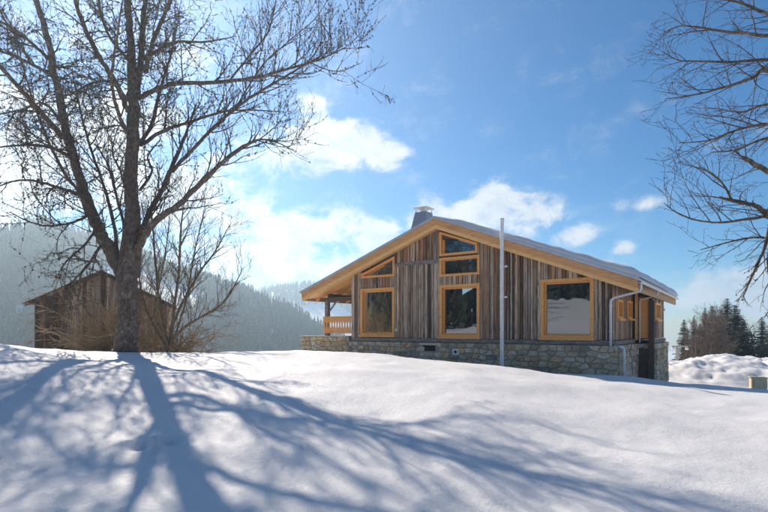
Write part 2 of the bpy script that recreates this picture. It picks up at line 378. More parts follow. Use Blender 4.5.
_f = pos(127, 356, 19.0); DENTS += [(_f.x, _f.y, 0.62, -0.13), (_f.x, _f.y - 0.9, 0.5, 0.05)]

radii = list(np.arange(0.25, 3, 0.25)); r_ = 3.0
while r_ < 27: radii.append(r_); r_ *= 1.0125
while r_ < 1400: radii.append(r_); r_ *= 1.045
ang = list(np.arange(-44, 44.01, 0.25)) + list(np.arange(46.5, 315.9, 2.5))
ra, aa = np.meshgrid(radii, np.radians(ang), indexing='ij'); gx = ra * np.sin(aa); gy = ra * np.cos(aa)
gzv = ground(gx, gy); na = len(ang); nr = len(radii)
verts = np.c_[gx.ravel(), gy.ravel(), gzv.ravel()].tolist(); faces = []
for i in range(nr - 1):
    for j in range(na):
        k = (j + 1) % na; faces.append((i * na + j, i * na + k, (i + 1) * na + k, (i + 1) * na + j)[::-1])
verts.append((0, 0, gz(0, 0.01))); faces += [(len(verts) - 1, (j + 1) % na, j) for j in range(na)]
g = MB(); g.v = verts; g.f = faces
tag(g.build('snow_ground', M['snow'], smooth=True), 'smooth untouched snow meadow falling away to a wooded valley', 'ground', kind='structure')

# snow bank ploughed up beside the house
bx0, bx1, by0, by1 = 15.5, 37.0, 28.0, 44.0
nx, ny = 150, 110
X_, Y_ = np.meshgrid(np.linspace(bx0, bx1, nx), np.linspace(by0, by1, ny), indexing='ij')
edge = sstep(X_, bx0, bx0 + 4) * sstep(X_, bx1, bx1 - 4) * sstep(Y_, by0, by0 + 3.5) * sstep(Y_, by1, by1 - 4)
ax_ = sstep(X_, 17, 27)
hgt = edge * (0.75 + 0.85 * ax_ + 0.75 * vnoise(X_, Y_, 0.42, 11) + 0.5 * vnoise(X_, Y_, 0.95, 12) + 0.28 * np.abs(vnoise(X_, Y_, 2.1, 13)) + 0.10 * vnoise(X_, Y_, 4.5, 14)) 
Zb = ground(X_, Y_, False) - 0.12 + hgt
g = MB(); g.v = np.c_[X_.ravel(), Y_.ravel(), Zb.ravel()].tolist()
g.f = [(i * ny + j, (i + 1) * ny + j, (i + 1) * ny + j + 1, i * ny + j + 1) for i in range(nx - 1) for j in range(ny - 1)]
tag(g.build('snow_bank', M['snow'], smooth=True), 'lumpy ploughed snow bank in front of the dark spruces', 'snow bank', kind='structure')

# ------------------------------------------------------------------ chalet
HR = R(35.3)
O = Vector(((612 - CX) / F_PX * 20, 20.0, CZ))
chalet = empty('chalet', (O.x, O.y, CZ), -HR)
tag(chalet, 'low wooden chalet of weathered planks with larch framed windows on a stone base', 'house')
# local axes: x to the right along the gable, y back, z measured from eye level
XR, SL, SR = -7.6, 0.365, 0.39                         # ridge, left and right roof slopes
def zb(x): return 4.72 - (SL * (XR - x) if x < XR else SR * (x - XR))   # underside of the barge boards
XL_EAVE, XR_EAVE, Y_VERGE, Y_BACK = -16.25, 1.02, -0.7, 12.6
XW, DEPTH = -13.06, 11.6
def zw(x): return zb(x) + 0.12                         # top of the wall cladding

def gable_pt(u, v, t): return (u, t, v)
openings = []                                          # outlines on the gable, (x, z)
def window(outline, y_out=-0.07, y_pane=0.17, fw=0.125, parent=None, frame='larch', sill=True, pt=gable_pt, bars=()):
    """outline counter-clockwise seen from outside; frame boards mitred round the edge, pane set back"""
    parent = parent or chalet
    n = len(outline); P = [Vector(p) for p in outline]
    lines = []
    for i in range(n):
        a, b = P[i], P[(i + 1) % n]; t = (b - a).normalized(); nrm = Vector((-t.y, t.x)); lines.append((a + nrm * fw, t))
    inner = []
    for i in range(n):
        p, t = lines[i - 1]; q, s_ = lines[i]; den_ = t.x * s_.y - t.y * s_.x; k = ((q.x - p.x) * s_.y - (q.y - p.y) * s_.x) / den_
        inner.append(p + t * k)
    fr = MB()
    for i in range(n):
        j = (i + 1) % n; quad = [P[i], P[j], inner[j], inner[i]]
        fr.prism([(q.x, q.y) for q in quad], pt, y_out, y_pane + 0.12)
    f_ = fr.build('window', M[frame], parent)
    sash = MB(); s2 = []; c_ = sum(inner, Vector((0, 0))) / n
    for p in inner: s2.append(p + (c_ - p).normalized() * 0.085)
    for i in range(n):
        j = (i + 1) % n; sash.prism([(q.x, q.y) for q in (inner[i], inner[j], s2[j], s2[i])], pt, y_pane - 0.05, y_pane + 0.03)
    sash.build('sash', M[frame], f_)
    big = [p + (p - c_).normalized() * 0.02 for p in s2]
    MB().prism([(q.x, q.y) for q in big], pt, y_pane - 0.012, y_pane + 0.012).build('pane', M['glass'], f_)
    if sill:
        a, b = P[0], P[1]
        MB().prism([(a.x - 0.05, a.y - 0.06), (b.x + 0.05, b.y - 0.06), (b.x + 0.05, b.y + 0.03), (a.x - 0.05, a.y + 0.03)], pt, y_out - 0.09, y_pane - 0.06).build('sill', M[frame], f_)
    return f_
gable_windows = [
    [(-12.51, -0.36), (-10.31, -0.36), (-10.31, 2.14), (-12.51, 2.14)],
    [(-12.45, 2.70), (-10.31, 2.70), (-10.31, zb(-10.31) - 0.02), (-12.45, zb(-12.45) - 0.02)],
    [(-7.70, 3.49), (-5.72, 3.49), (-5.72, zb(-5.72) - 0.03), (-7.70, zb(-7.6) - 0.04)],
    [(-7.70, 2.50), (-5.62, 2.50), (-5.62, 3.40), (-7.70, 3.40)],
    [(-7.70, -0.40), (-5.62, -0.40), (-5.62, 2.10), (-7.70, 2.10)],
    [(-2.81, -0.40), (-0.67, -0.40), (-0.67, 2.09), (-2.81, 2.09)]]
for k, ol in enumerate(gable_windows):
    window(ol, fw=0.135 if k in (0, 4, 5) else 0.11, sill=k in (0, 4, 5)); openings.append(ol)

BEAM_Z = (3.17, 3.36)
breaks = [XW, -12.51, -10.31, -7.70, -5.62, -2.81, -0.67, 0.0]
SILL_Z = -0.45
def span_at(ol, xm):
    zs = []
    for i in range(len(ol)):
        (xa, za), (xb_, zb_) = ol[i], ol[(i + 1) % len(ol)]
        if (xa - xm) * (xb_ - xm) <= 0 and abs(xa - xb_) > 1e-6: zs.append(za + (zb_ - za) * (xm - xa) / (xb_ - xa))
    return (min(zs), max(zs)) if len(zs) >= 2 else None
gable_wall = MB()
for a, b in zip(breaks[:-1], breaks[1:]):                               # dark backing behind the cladding
    xm = (a + b) / 2; cuts = sorted(s for s in (span_at(o, xm) for o in openings) if s); z0 = SILL_Z
    for s in cuts + [(None, None)]:
        if s[0] is None:
            t0_ = zw(a); t1_ = zw(b)
            if (z0 > max(t0_, t1_) - 0.3): break
            gable_wall.prism([(a, z0), (b, z0), (b, max(t1_, z0 + .01)), (a, max(t0_, z0 + .01))] if not a < XR < b else [(a, z0), (b, z0), (b, t1_), (XR, zw(XR)), (a, t0_)], gable_pt, 0.06, 0.2)
        else:
            if s[0] - z0 > 0.02: gable_wall.box((a, 0.06, z0), (b, 0.2, s[0]))
            z0 = s[1]
gw = gable_wall.build('gable_wall', M['dark_wood'], chalet)
def plank(poly_xz, y0, y1, m, parent, pt=gable_pt):
    c = (sum(p[0] for p in poly_xz) / len(poly_xz), sum(p[1] for p in poly_xz) / len(poly_xz))
    o = MB().prism([(p[0] - c[0], p[1] - c[1]) for p in poly_xz], lambda u, v, t: tuple(Vector(pt(u, v, t)) - Vector(pt(0, 0, 0))), y0, y1).build('plank', m, parent)
    o.location = pt(c[0], c[1], 0); return o
for a, b in zip(breaks[:-1], breaks[1:]):
    x = a
    while x < b - 1e-3:
        wd = rng.uniform(0.09, 0.21)
        if b - (x + wd) < 0.12: wd = b - x
        xb_ = x + wd; xm = (x + xb_) / 2
        cuts = sorted(s for s in (span_at(o, xm) for o in openings) if s)
        z0 = SILL_Z; segs = []
        for s in cuts:
            if s[0] - z0 > 0.10: segs.append((z0, s[0]))
            z0 = s[1]
        top = zw(xm)
        if not (cuts and top - z0 < 0.22): segs.append((z0, None))
        for z0_, z1_ in segs:
            parts = [(z0_, z1_)]
            centre = -10.31 <= xm <= -7.70
            if centre: parts = [(z0_, BEAM_Z[0]), (BEAM_Z[1], None)]
            for q, (c0, c1) in enumerate(parts):
                gap = rng.choice((0.006, 0.010, 0.016, 0.024)); dy = rng.uniform(0.0, 0.05); low = rng.uniform(0.0, 0.03)
                ta = c1 if c1 is not None else zw(x); tb = c1 if c1 is not None else zw(xb_)
                upper = (centre and q == 1) or (c0 > 1.9)
                pm = M['brown_plank'] if (upper and rng.random() < 0.5) or (-5.6 < xm < -4.2 and rng.random() < 0.25) else M['weathered_plank']
                plank([(x + gap, c0 + low * 0), (xb_ - gap, c0), (xb_ - gap, tb), (x + gap, ta)], -dy, 0.055, pm, gw)
        x = xb_
MB().box((-1.35, -0.06, -0.095), (1.35, 0.05, 0.095)).build('cross_beam', M['grey_beam'], gw, loc=(-9.0, 0, sum(BEAM_Z) / 2))
for xa, xb_ in ((-13.1, -12.92), (-0.16, 0.02)):
    plank([(xa, SILL_Z), (xb_, SILL_Z), (xb_, zw(xb_) - 0.02), (xa, zw(xa) - 0.02)], -0.075, -0.03, M['weathered_plank'], gw)

# timber sill along the foot of the wall
bevel(MB().box((-6.6, -0.12, -0.085), (6.62, 0.1, 0.085)).build('sill_beam', M['grey_beam'], chalet, loc=(-6.5, 0, -0.55)), 0.015)

# right-hand side wall, then a shallow bay set forward
def side_pt(xl):
    return lambda u, v, t: (xl - t, u, v)          # u runs back along y, t inwards
BAY0, BAY1, BAYX = 4.4, 8.6, 0.8
side_wins = [[(0.8, 0.40), (1.95, 0.40), (1.95, 1.22), (0.8, 1.22)], [(3.0, 0.44), (4.15, 0.44), (4.15, 1.26), (3.0, 1.26)]]
bay_wins = [[(5.3, 0.42), (7.0, 0.42), (7.0, 1.25), (5.3, 1.25)]]
ZS = zb(0.0) + 0.05
def clad(u0, u1, z0, z1, wins, pt, name):
    wl = MB(); us = sorted({u0, u1, *[p[0] for o in wins for p in o]})
    for a, b in zip(us[:-1], us[1:]):
        xm = (a + b) / 2; zz = z0
        for s in sorted(s for s in (span_at(o, xm) for o in wins) if s): wl.prism([(a, zz), (b, zz), (b, s[0]), (a, s[0])], pt, 0.06, 0.2); zz = s[1]
        wl.prism([(a, zz), (b, zz), (b, z1), (a, z1)], pt, 0.06, 0.2)
    root = wl.build(name, M['dark_wood'], chalet)
    for a, b in zip(us[:-1], us[1:]):
        x = a
        while x < b - 1e-3:
            wd = rng.uniform(0.15, 0.3)
            if b - (x + wd) < 0.13: wd = b - x
            xb_ = x + wd; xm = (x + xb_) / 2; zz = z0; segs = []
            for s in sorted(s for s in (span_at(o, xm) for o in wins) if s): segs.append((zz, s[0])); zz = s[1]
            segs.append((zz, z1))
            for c0, c1 in segs:
                if c1 - c0 > 0.05: plank([(x + 0.006, c0), (xb_ - 0.006, c0), (xb_ - 0.006, c1), (x + 0.006, c1)], -rng.uniform(0, 0.03), 0.055, M['brown_plank'] if rng.random() < 0.4 else M['weathered_plank'], root, pt)
            x = xb_
    return root
clad(0.0, BAY0, SILL_Z, ZS, side_wins, side_pt(0.0), 'side_wall')
clad(BAY0, BAY1, SILL_Z, ZS - 0.25, bay_wins, side_pt(BAYX), 'bay_wall')
clad(BAY1, DEPTH, SILL_Z, ZS, [], side_pt(0.0), 'side_wall')
for o in side_wins: window(o, -0.07, 0.14, 0.11, pt=side_pt(0.0))
for o in bay_wins: window(o, -0.07, 0.14, 0.11, pt=side_pt(BAYX))
# the end of the bay that faces the gable side: larch door beside a corner post
ret = MB(); ret.box((0.0, BAY0, SILL_Z), (BAYX - 0.06, BAY0 + 0.15, ZS - 0.2)); ret.build('bay_end_wall', M['dark_wood'], chalet)
MB().box((0.0, BAY1 - .15, SILL_Z), (BAYX - 0.06, BAY1, ZS - 0.2)).build('bay_end_wall', M['dark_wood'], chalet)
dr = bevel(MB().box((0.28, BAY0 - 0.06, -0.42), (0.70, BAY0 - 0.005, ZS - 0.35)).build('door', M['larch'], chalet), 0.008)
for k in range(3): MB().box((0.31 + k * 0.128, BAY0 - 0.075, -0.36), (0.425 + k * 0.128, BAY0 - 0.058, ZS - 0.42)).build('door_board', M['larch'], dr)
MB().tube([(0.34, BAY0 - 0.075, 0.55), (0.34, BAY0 - 0.12, 0.55), (0.34, BAY0 - 0.12, 0.67)], 0.012, 6).build('handle', M['steel'], dr)
bevel(MB().box((-0.06, -0.06, -1.3), (0.06, 0.06, 1.3)).build('corner_post', M['larch_pale'], chalet, loc=(0.20, BAY0 - 0.07, 0.80)), 0.01)
bevel(MB().box((-0.11, -0.11, -1.9), (0.11, 0.11, 1.9)).build('corner_post', M['dark_wood'], chalet, loc=(BAYX + 0.02, BAY0 - 0.05, -0.60)), 0.012)
bevel(MB().box((-0.085, -0.10, -0.085), (0.10, 4.2, 0.085)).build('sill_beam', M['grey_beam'], chalet, loc=(0.06, 0.08, -0.553)), 0.012)
bevel(MB().box((-0.085, 0.0, -0.085), (0.10, 4.2, 0.085)).build('sill_beam', M['grey_beam'], chalet, loc=(BAYX, BAY0 + 0.1, -0.557)), 0.012)
MB().box((-0.05, -0.05, -0.06), (0.05, 0.05, 0.06)).build('alarm_box', M['white_paint'], chalet, loc=(BAYX + 0.05, BAY1 - 0.15, 1.0))

# far walls, floor and rooms, so the panes look into a real inside
MB().box((XW, DEPTH - 0.2, SILL_Z), (0.0, DEPTH, 2.0)).prism([(XW, 2.0), (0, 2.0), (XR, 4.8)], gable_pt, DEPTH - 0.2, DEPTH).build('back_wall', M['dark_wood'], chalet)
lw = MB()
LW0, LW1 = 1.0, 4.6
lw.box((XW, 0.2, SILL_Z), (XW + 0.2, LW0, 2.75)); lw.box((XW, LW1, SILL_Z), (XW + 0.2, DEPTH - 0.2, 2.75)); lw.box((XW, LW0, 1.75), (XW + 0.2, LW1, 2.75)); lw.box((XW, LW0, SILL_Z), (XW + 0.2, LW1, -0.3))
lw = lw.build('end_wall', M['dark_wood'], chalet)
bar = MB()
for yy in (LW0 + 0.05, 2.0, 2.9, 3.75, LW1 - 0.05): bar.box((XW + 0.03, yy - 0.05, -0.3), (XW + 0.17, yy + 0.05, 1.75))
bar.box((XW + 0.03, LW0, -0.29), (XW + 0.17, LW1, -0.2)); bar.box((XW + 0.03, LW0, 1.66), (XW + 0.17, LW1, 1.74))
bw = bar.build('patio_window', M['dark_wood'], chalet)
MB().box((XW + 0.09, LW0 + 0.05, -0.25), (XW + 0.11, LW1 - 0.05, 1.7)).build('pane', M['glass'], bw)
MB().box((XW, 0.0, -0.62), (0.0, DEPTH, -0.46)).build('floor', M['room_floor'], chalet)
MB().box((-9.9, 0.2, -0.45), (-9.75, 6.5, 3.7)).box((-13, 6.5, -0.45), (-0.05, 6.65, 2.0)).build('partition', M['room_wall'], chalet)

# roof: larch decking, barge boards, zinc sheet, snow on the right slope
def slope_slab(mb, xa, xb_, off0, off1, y0, y1):
    mb.prism([(xa, zb(xa) + off0), (xb_, zb(xb_) + off0), (xb_, zb(xb_) + off1), (xa, zb(xa) + off1)], gable_pt, y0, y1)
BH = 0.46
roof = MB()
for xa, xb_ in ((XL_EAVE + 0.03, XR), (XR, XR_EAVE - 0.03)): slope_slab(roof, xa, xb_, 0.19, BH - 0.02, Y_VERGE + 0.10, Y_BACK - 0.1)
roof = roof.build('roof', M['larch_brown'], chalet)
# soffit boards seen under the left overhang
for k in range(17):
    y0 = -0.55 + k * 0.3
    m_ = MB(); slope_slab(m_, XL_EAVE + 0.1, XW + 0.0, 0.155, 0.188, y0, y0 + 0.285); m_.build('soffit_board', M['larch_pale' if k % 3 else 'larch'], roof)
for k in range(5):
    y0 = 0.35 + k * 0.9
    m_ = MB(); slope_slab(m_, XL_EAVE + 0.15, XW, 0.0, 0.155, y0, y0 + 0.12); m_.build('rafter', M['larch_brown'], roof)
for xa, xb_ in ((XL_EAVE, XR), (XR, XR_EAVE)):
    for off0, off1, y0, y1, mm in ((0.17, BH, Y_VERGE, Y_VERGE + 0.055, 'larch_brown'), (0.0, 0.20, Y_VERGE + 0.057, Y_VERGE + 0.12, 'larch_pale')):
        m_ = MB(); slope_slab(m_, xa, xb_, off0, off1, y0, y1); bevel(m_.build('barge_board', M[mm], roof), 0.006, 1)
for xa, xb_ in ((XL_EAVE + 0.1, XR), (XR, XR_EAVE - 0.1)):             # boarded soffit under the verge
    m_ = MB(); slope_slab(m_, xa, xb_, 0.13, 0.185, Y_VERGE + 0.122, -0.03); m_.build('verge_soffit', M['larch_pale'], roof)
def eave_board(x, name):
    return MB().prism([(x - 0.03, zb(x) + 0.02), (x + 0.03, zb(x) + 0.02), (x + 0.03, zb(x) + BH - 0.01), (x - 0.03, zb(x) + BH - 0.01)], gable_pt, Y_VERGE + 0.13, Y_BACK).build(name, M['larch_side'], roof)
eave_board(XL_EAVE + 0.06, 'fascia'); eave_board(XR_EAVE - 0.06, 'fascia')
zinc = MB()
for xa, xb_ in ((XL_EAVE - 0.07, XR), (XR, XR_EAVE + 0.03)): slope_slab(zinc, xa, xb_, BH + 0.003, BH + 0.12, Y_VERGE - 0.06, Y_BACK)
zinc.build('zinc_sheet', M['zinc'], roof)
m_ = MB(); ny_ = 60; nx_ = 70                                           # settled snow, rounded over the verge and the eave
def snow_h(x, y):
    e = min(1, max(0, (y - (Y_VERGE - 0.02)) / 0.28)); e2 = min(1, max(0, (XR_EAVE + 0.12 - x) / 0.35)); e3 = min(1, max(0, (x - XR + 0.1) / 1.2))
    b_ = min(1, max(0, (Y_BACK - y) / 0.3))
    base = (0.17 + 0.12 * min(1, max(0, (x - XR) / 8))) * (1 - (1 - e) ** 2) ** 0.5 * (1 - (1 - e2) ** 2) ** 0.5 * e3 * (1 - (1 - b_) ** 2) ** 0.5
    return base * (1 + 0.25 * mnoise.noise((x * 0.9, y * 0.9, 3.1)) + 0.12 * mnoise.noise((x * 3.1, y * 3.1, 1.7)))
xs = [XR - 0.1 + (XR_EAVE + 0.22 - XR) * (i / nx_) for i in range(nx_ + 1)]
ys = sorted(set([Y_VERGE - 0.02 + 0.3 * (i / 10) ** 1.5 for i in range(11)] + [Y_VERGE + 0.28 + (Y_BACK - Y_VERGE - 0.3) * i / ny_ for i in range(1, ny_ + 1)]))
def snow_pt(x, y, top):
    hh = snow_h(x, y) if top else 0.0
    xx = min(x, XR_EAVE + 0.12)
    return (xx, y, zb(max(xx, XR)) + BH + 0.124 + hh)
idx = {}
for i, x in enumerate(xs):
    for j, y in enumerate(ys):
        m_.v.append(snow_pt(x, y, True)); idx[i, j] = len(m_.v) - 1
for i in range(len(xs) - 1):
    for j in range(len(ys) - 1): m_.f.append((idx[i, j], idx[i + 1, j], idx[i + 1, j + 1], idx[i, j + 1]))
m_.build('roof_snow', M['snow'], roof, smooth=True)
# gutter and downpipes
gt = MB(); ring = [(0.07 * math.cos(a), 0.07 * math.sin(a)) for a in [math.pi + math.pi * k / 8 for k in range(9)]]; ring += [(0.06 * math.cos(a), 0.06 * math.sin(a)) for a in [2 * math.pi - math.pi * k / 8 for k in range(9)]]
gxc, gzc = XR_EAVE + 0.075, zb(XR_EAVE) + BH - 0.05
gt.prism([(gxc + u, gzc + v) for u, v in ring], gable_pt, Y_VERGE - 0.02, Y_BACK - 0.02); gt.build('gutter', M['gutter'], chalet)
def smooth_path(pts, n=6):
    pts = [Vector(p) for p in pts]; out = []
    for i in range(len(pts) - 1):
        p0 = pts[max(i - 1, 0)]; p1 = pts[i]; p2 = pts[i + 1]; p3 = pts[min(i + 2, len(pts) - 1)]
        for k in range(n):
            t = k / n; out.append(0.5 * ((2 * p1) + (p2 - p0) * t + (2 * p0 - 5 * p1 + 4 * p2 - p3) * t * t + (3 * p1 - p0 - 3 * p2 + p3) * t ** 3))
    out.append(pts[-1]); return out
dp = MB().tube([(gxc, -0.45, gzc - 0.05), (gxc, -0.45, gzc - 0.28), (gxc - 0.06, -0.44, gzc - 0.36), (0.10, -0.20, gzc - 0.56), (0.0, -0.16, gzc - 0.64), (-0.02, -0.155, gzc - 0.74), (-0.02, -0.155, -0.66)], 0.05, 10)
dp = dp.build('downpipe', M['gutter'], chalet, smooth=True)
for zz in (0.9, -0.1): MB().tube([(-0.02, -0.155, zz - 0.025), (-0.02, -0.155, zz + 0.025)], 0.06, 10).build('pipe_clip', M['steel'], dp)
MB().tube([(0.10, -0.10, -0.68), (0.38, -0.06, -0.70), (0.44, -0.05, -0.76), (0.45, -0.05, -0.86), (0.45, -0.05, -2.3)], 0.05, 10).build('downpipe', M['gutter'], chalet, smooth=True)
MB().tube([(gxc + 0.0, 4.2, gzc - 0.05), (gxc, 4.2, gzc - 0.2), (0.95, 4.24, gzc - 0.3), (0.36, 4.26, gzc - 0.42), (0.34, 4.27, gzc - 0.55), (0.34, 4.27, -0.62)], 0.035, 8).build('downpipe', M['gutter'], chalet, smooth=True)

# chimney: sheathed in zinc, wider at the foot, slotted cowl on top
CHX, CHY = -9.85, 2.0
ch = MB(); zc0 = zb(CHX - 0.7) + BH; zc1 = 6.24; w0, w1 = 0.62, 0.34
pr = [(-1, -1), (1, -1), (1, 1), (-1, 1)]
ch.add([(CHX + a * w0 - 0.12, CHY + b * w0, zc0) for a, b in pr] + [(CHX + a * w1 + 0.05, CHY + b * w1, zc1) for a, b in pr], [(3, 2, 1, 0), (4, 5, 6, 7), (0, 1, 5, 4), (1, 2, 6, 5), (2, 3, 7, 6), (3, 0, 4, 7)])
chim = ch.build('chimney', M['dark_zinc'], chalet)
cowl = MB()
for a, b in pr: cowl.tube([(CHX + 0.05 + a * 0.28, CHY + b * 0.28, zc1), (CHX + 0.05 + a * 0.34, CHY + b * 0.34, zc1 + 0.2)], 0.03, 6)
cowl.box((CHX + 0.05 - 0.42, CHY - 0.42, zc1 + 0.2), (CHX + 0.05 + 0.42, CHY + 0.42, zc1 + 0.245)); cowl.tube([(CHX + 0.05, CHY, zc1), (CHX + 0.05, CHY, zc1 + 0.12)], [0.17, 0.17], 10)
cowl.build('cowl', M['steel'], chim)

# porch at the left end: post, beam, brace, balustrade
bevel(MB().box((-0.11, -0.11, -0.98), (0.11, 0.11, 0.98)).build('porch_post', M['grey_beam'], chalet, loc=(-15.0, 0.12, 0.60)), 0.015)
bevel(MB().box((-1.25, -0.11, -0.11), (1.2, 0.11, 0.11)).build('porch_beam', M['dark_wood'], chalet, loc=(-14.25, 0.12, 1.66)), 0.015)
bevel(MB().box((-0.11, 0.0, -0.11), (0.11, 4.8, 0.11)).build('porch_beam', M['dark_wood'], chalet, loc=(-15.0, 0.25, 1.88)), 0.015)
MB().tube([(-14.90, 0.12, 0.95), (-14.30, 0.12, 1.58)], 0.06, 4).build('brace', M['grey_beam'], chalet)
bevel(MB().box((-0.11, -0.11, -0.98), (0.11, 0.11, 0.98)).build('porch_post', M['grey_beam'], chalet, loc=(-15.0, 4.6, 0.78)), 0.015)
bal = MB().box((-15.2, -0.05, 0.60), (-13.12, 0.07, 0.70)).box((-15.2, -0.04, -0.20), (-13.12, 0.05, -0.12)).build('balustrade', M['larch'], chalet)
nb = 11
for k in range(nb):
    xa = -15.17 + k * (2.04 / nb); wd = 2.04 / nb
    # flat-sawn baluster with waisted middle
    pts_ = [(0.02, -0.24), (wd - 0.01, -0.24), (wd - 0.01, 0.05), (wd - 0.05, 0.16), (wd - 0.05, 0.30), (wd - 0.01, 0.40), (wd - 0.01, 0.62), (0.02, 0.62), (0.02, 0.40), (0.06, 0.30), (0.06, 0.16), (0.02, 0.05)]
    MB().prism([(xa + u, v) for u, v in pts_], gable_pt, -0.075, -0.045).build('baluster', M['larch'], bal)
MB().box((-16.7, 0.1, -0.52), (XW, 6.0, -0.44)).build('porch_floor', M['grey_beam'], chalet)

# stone base: irregular stones bedded in mortar
def clip(poly, p, nrm):
    out = []
    for i in range(len(poly)):
        a, b = poly[i], poly[(i + 1) % len(poly)]
        da = (a[0] - p[0]) * nrm[0] + (a[1] - p[1]) * nrm[1]; db = (b[0] - p[0]) * nrm[0] + (b[1] - p[1]) * nrm[1]
        if da <= 0: out.append(a)
        if da * db < 0: t = da / (da - db); out.append((a[0] + (b[0] - a[0]) * t, a[1] + (b[1] - a[1]) * t))
    return out
def stone_face(u0, u1, v0, v1, pt, parent, holes=(), seed=1, sx=0.42, sy=0.25):
    rg = random.Random(seed); pts_ = []; rows = max(1, round((v1 - v0) / sy)); rh = (v1 - v0) / rows
    for r0 in range(rows):
        u = u0 + rg.uniform(0, sx) * 0.5
        while u < u1:
            pts_.append((u + rg.uniform(-.09, .09), v0 + rh * (r0 + 0.5) + rg.uniform(-.3, .3) * rh)); u += sx * rg.uniform(0.6, 1.35)
    A = 2.0                                                              # stones lie flat: distances stretched along v
    sc = [(p[0], p[1] * A) for p in pts_]
    for i, c in enumerate(sc):
        poly = [(u0, v0 * A), (u1, v0 * A), (u1, v1 * A), (u0, v1 * A)]
        for j, q in enumerate(sc):
            if i == j or abs(q[0] - c[0]) > 1.6 or abs(q[1] - c[1]) > 1.6: continue
            poly = clip(poly, ((c[0] + q[0]) / 2, (c[1] + q[1]) / 2), (q[0] - c[0], q[1] - c[1]))
            if len(poly) < 3: break
        if len(poly) < 3: continue
        poly = [(p[0], p[1] / A) for p in poly]
        cu = sum(p[0] for p in poly) / len(poly); cv = sum(p[1] for p in poly) / len(poly)
        if any(h[0] < cu < h[2] and h[1] < cv < h[3] for h in holes): continue
        area = abs(sum(poly[k][0] * poly[(k + 1) % len(poly)][1] - poly[(k + 1) % len(poly)][0] * poly[k][1] for k in range(len(poly)))) / 2
        if area < 0.006: continue
        def shrink(amt):
            out = []
            for p in poly:
                dx, dy = p[0] - cu, p[1] - cv; L = math.hypot(dx, dy); k = max(0.3, 1 - amt / max(L, 0.02)); out.append((dx * k, dy * k))
            return out
        base = shrink(0.016); edge_ = shrink(0.024); topp = shrink(0.06); n = len(poly); pr_ = rg.uniform(0.03, 0.085)
        o3 = Vector(pt(cu, cv, 0)); f3 = lambda u, v, t: tuple(Vector(pt(cu + u, cv + v, t)) - o3)
        vs_ = [f3(u, v, 0.02) for u, v in base] + [f3(u, v, -pr_ * 0.55) for u, v in edge_] + [f3(u, v, -pr_ - rg.uniform(-.008, .008)) for u, v in topp]
        fs_ = [(k, (k + 1) % n, (k + 1) % n + n, k + n) for k in range(n)] + [(k + n, (k + 1) % n + n, (k + 1) % n + 2 * n, k + 2 * n) for k in range(n)] + [tuple(range(2 * n, 3 * n))]
        s_ = MB(); s_.add(vs_, fs_); s_.build('stone', M['stone'], parent, loc=o3)
ST = -0.66
SB = -2.6
base = MB()
base.box((-13.2, -0.16, SB), (0.22, 0.3, ST)); base.box((-16.8, -0.16, SB), (-13.2, 0.3, -0.44))
base.box((-0.1, 0.3, SB), (0.22, BAY0 + 0.0, ST)); base.box((-0.1, BAY0, SB - 0.8), (BAYX + 0.18, BAY1 + 0.1, ST))
base.box((-0.1, BAY1 + 0.1, SB - 0.8), (0.22, DEPTH, ST)); base.box((-16.8, 0.3, SB), (-16.5, 6.0, -0.44)); base.box((-16.8, 6.0, SB), (-13, 6.3, -0.44)); base.box((XW, 6.3, SB), (XW + .3, DEPTH, ST)); base.box((XW + .3, DEPTH - .3, SB), (-0.1, DEPTH, ST))
stone_wall = base.build('stone_wall', M['mortar'], chalet)
front_st = lambda u, v, t: (u, -0.16 + t, v)
hole = (-8.55, -1.06, -7.85, -0.78)
stone_face(-13.2, 0.24, -2.1, ST, front_st, stone_wall, [(hole[0] - 0.02, hole[1] - 0.05, hole[2] + 0.02, hole[3] + 0.1), (-6.95, -1.25, -6.55, -0.9)], 3)
stone_face(-16.82, -13.2, -1.9, -0.44, front_st, stone_wall, (), 4)
stone_face(-0.18, BAY0, -2.5, ST, lambda u, v, t: (0.22 - t, u, v), stone_wall, (), 5)
stone_face(BAY0 - 0.02, BAY1 + 0.1, -2.9, ST, lambda u, v, t: (BAYX + 0.18 - t, u, v), stone_wall, (), 6)
stone_face(0.24, BAYX + 0.18, -2.9, ST, lambda u, v, t: (u, BAY0 + t, v), stone_wall, [(0.3, -2.9, 0.68, -0.85)], 7, 0.3, 0.22)
MB().box((0.30, BAY0 - 0.03, -2.8), (0.66, BAY0 - 0.002, -0.86)).build('cellar_door', M['dark_wood'], chalet)
bevel(MB().box((-1.9, -0.26, -0.03), (1.72, 0.2, 0.03)).build('cap_slab', M['cap_stone'], stone_wall, loc=(-14.95, 0.0, -0.405)), 0.01)
bevel(MB().box((-0.52, -0.05, -0.05), (0.52, 0.04, 0.05)).build('vent_lintel', M['cap_stone'], stone_wall, loc=(-8.2, -0.19, -0.735)), 0.012)
MB().box((-0.34, -0.005, -0.14), (0.34, 0.02, 0.14)).build('vent_shade_panel', M['void_shade'], stone_wall, loc=(-8.2, -0.165, -0.93))  # solid dark slab on the mortar, stands in for shade inside the vent
vp = bevel(MB().box((-0.17, -0.03, -0.15), (0.17, 0.03, 0.15)).build('vent_plate', M['white_paint'], chalet, loc=(-6.75, -0.20, -1.07)), 0.008)
MB().tube([(0, -0.045, 0), (0, -0.02, 0)], 0.07, 12).build('vent_shade_disc', M['void_shade'], vp)  # dark disc on the plate, paints the shade of a hole
MB().box((-0.05, -0.03, -0.07), (0.05, 0.02, 0.07)).build('socket_box', M['white_paint'], chalet, loc=(-10.18, -0.05, -0.05))

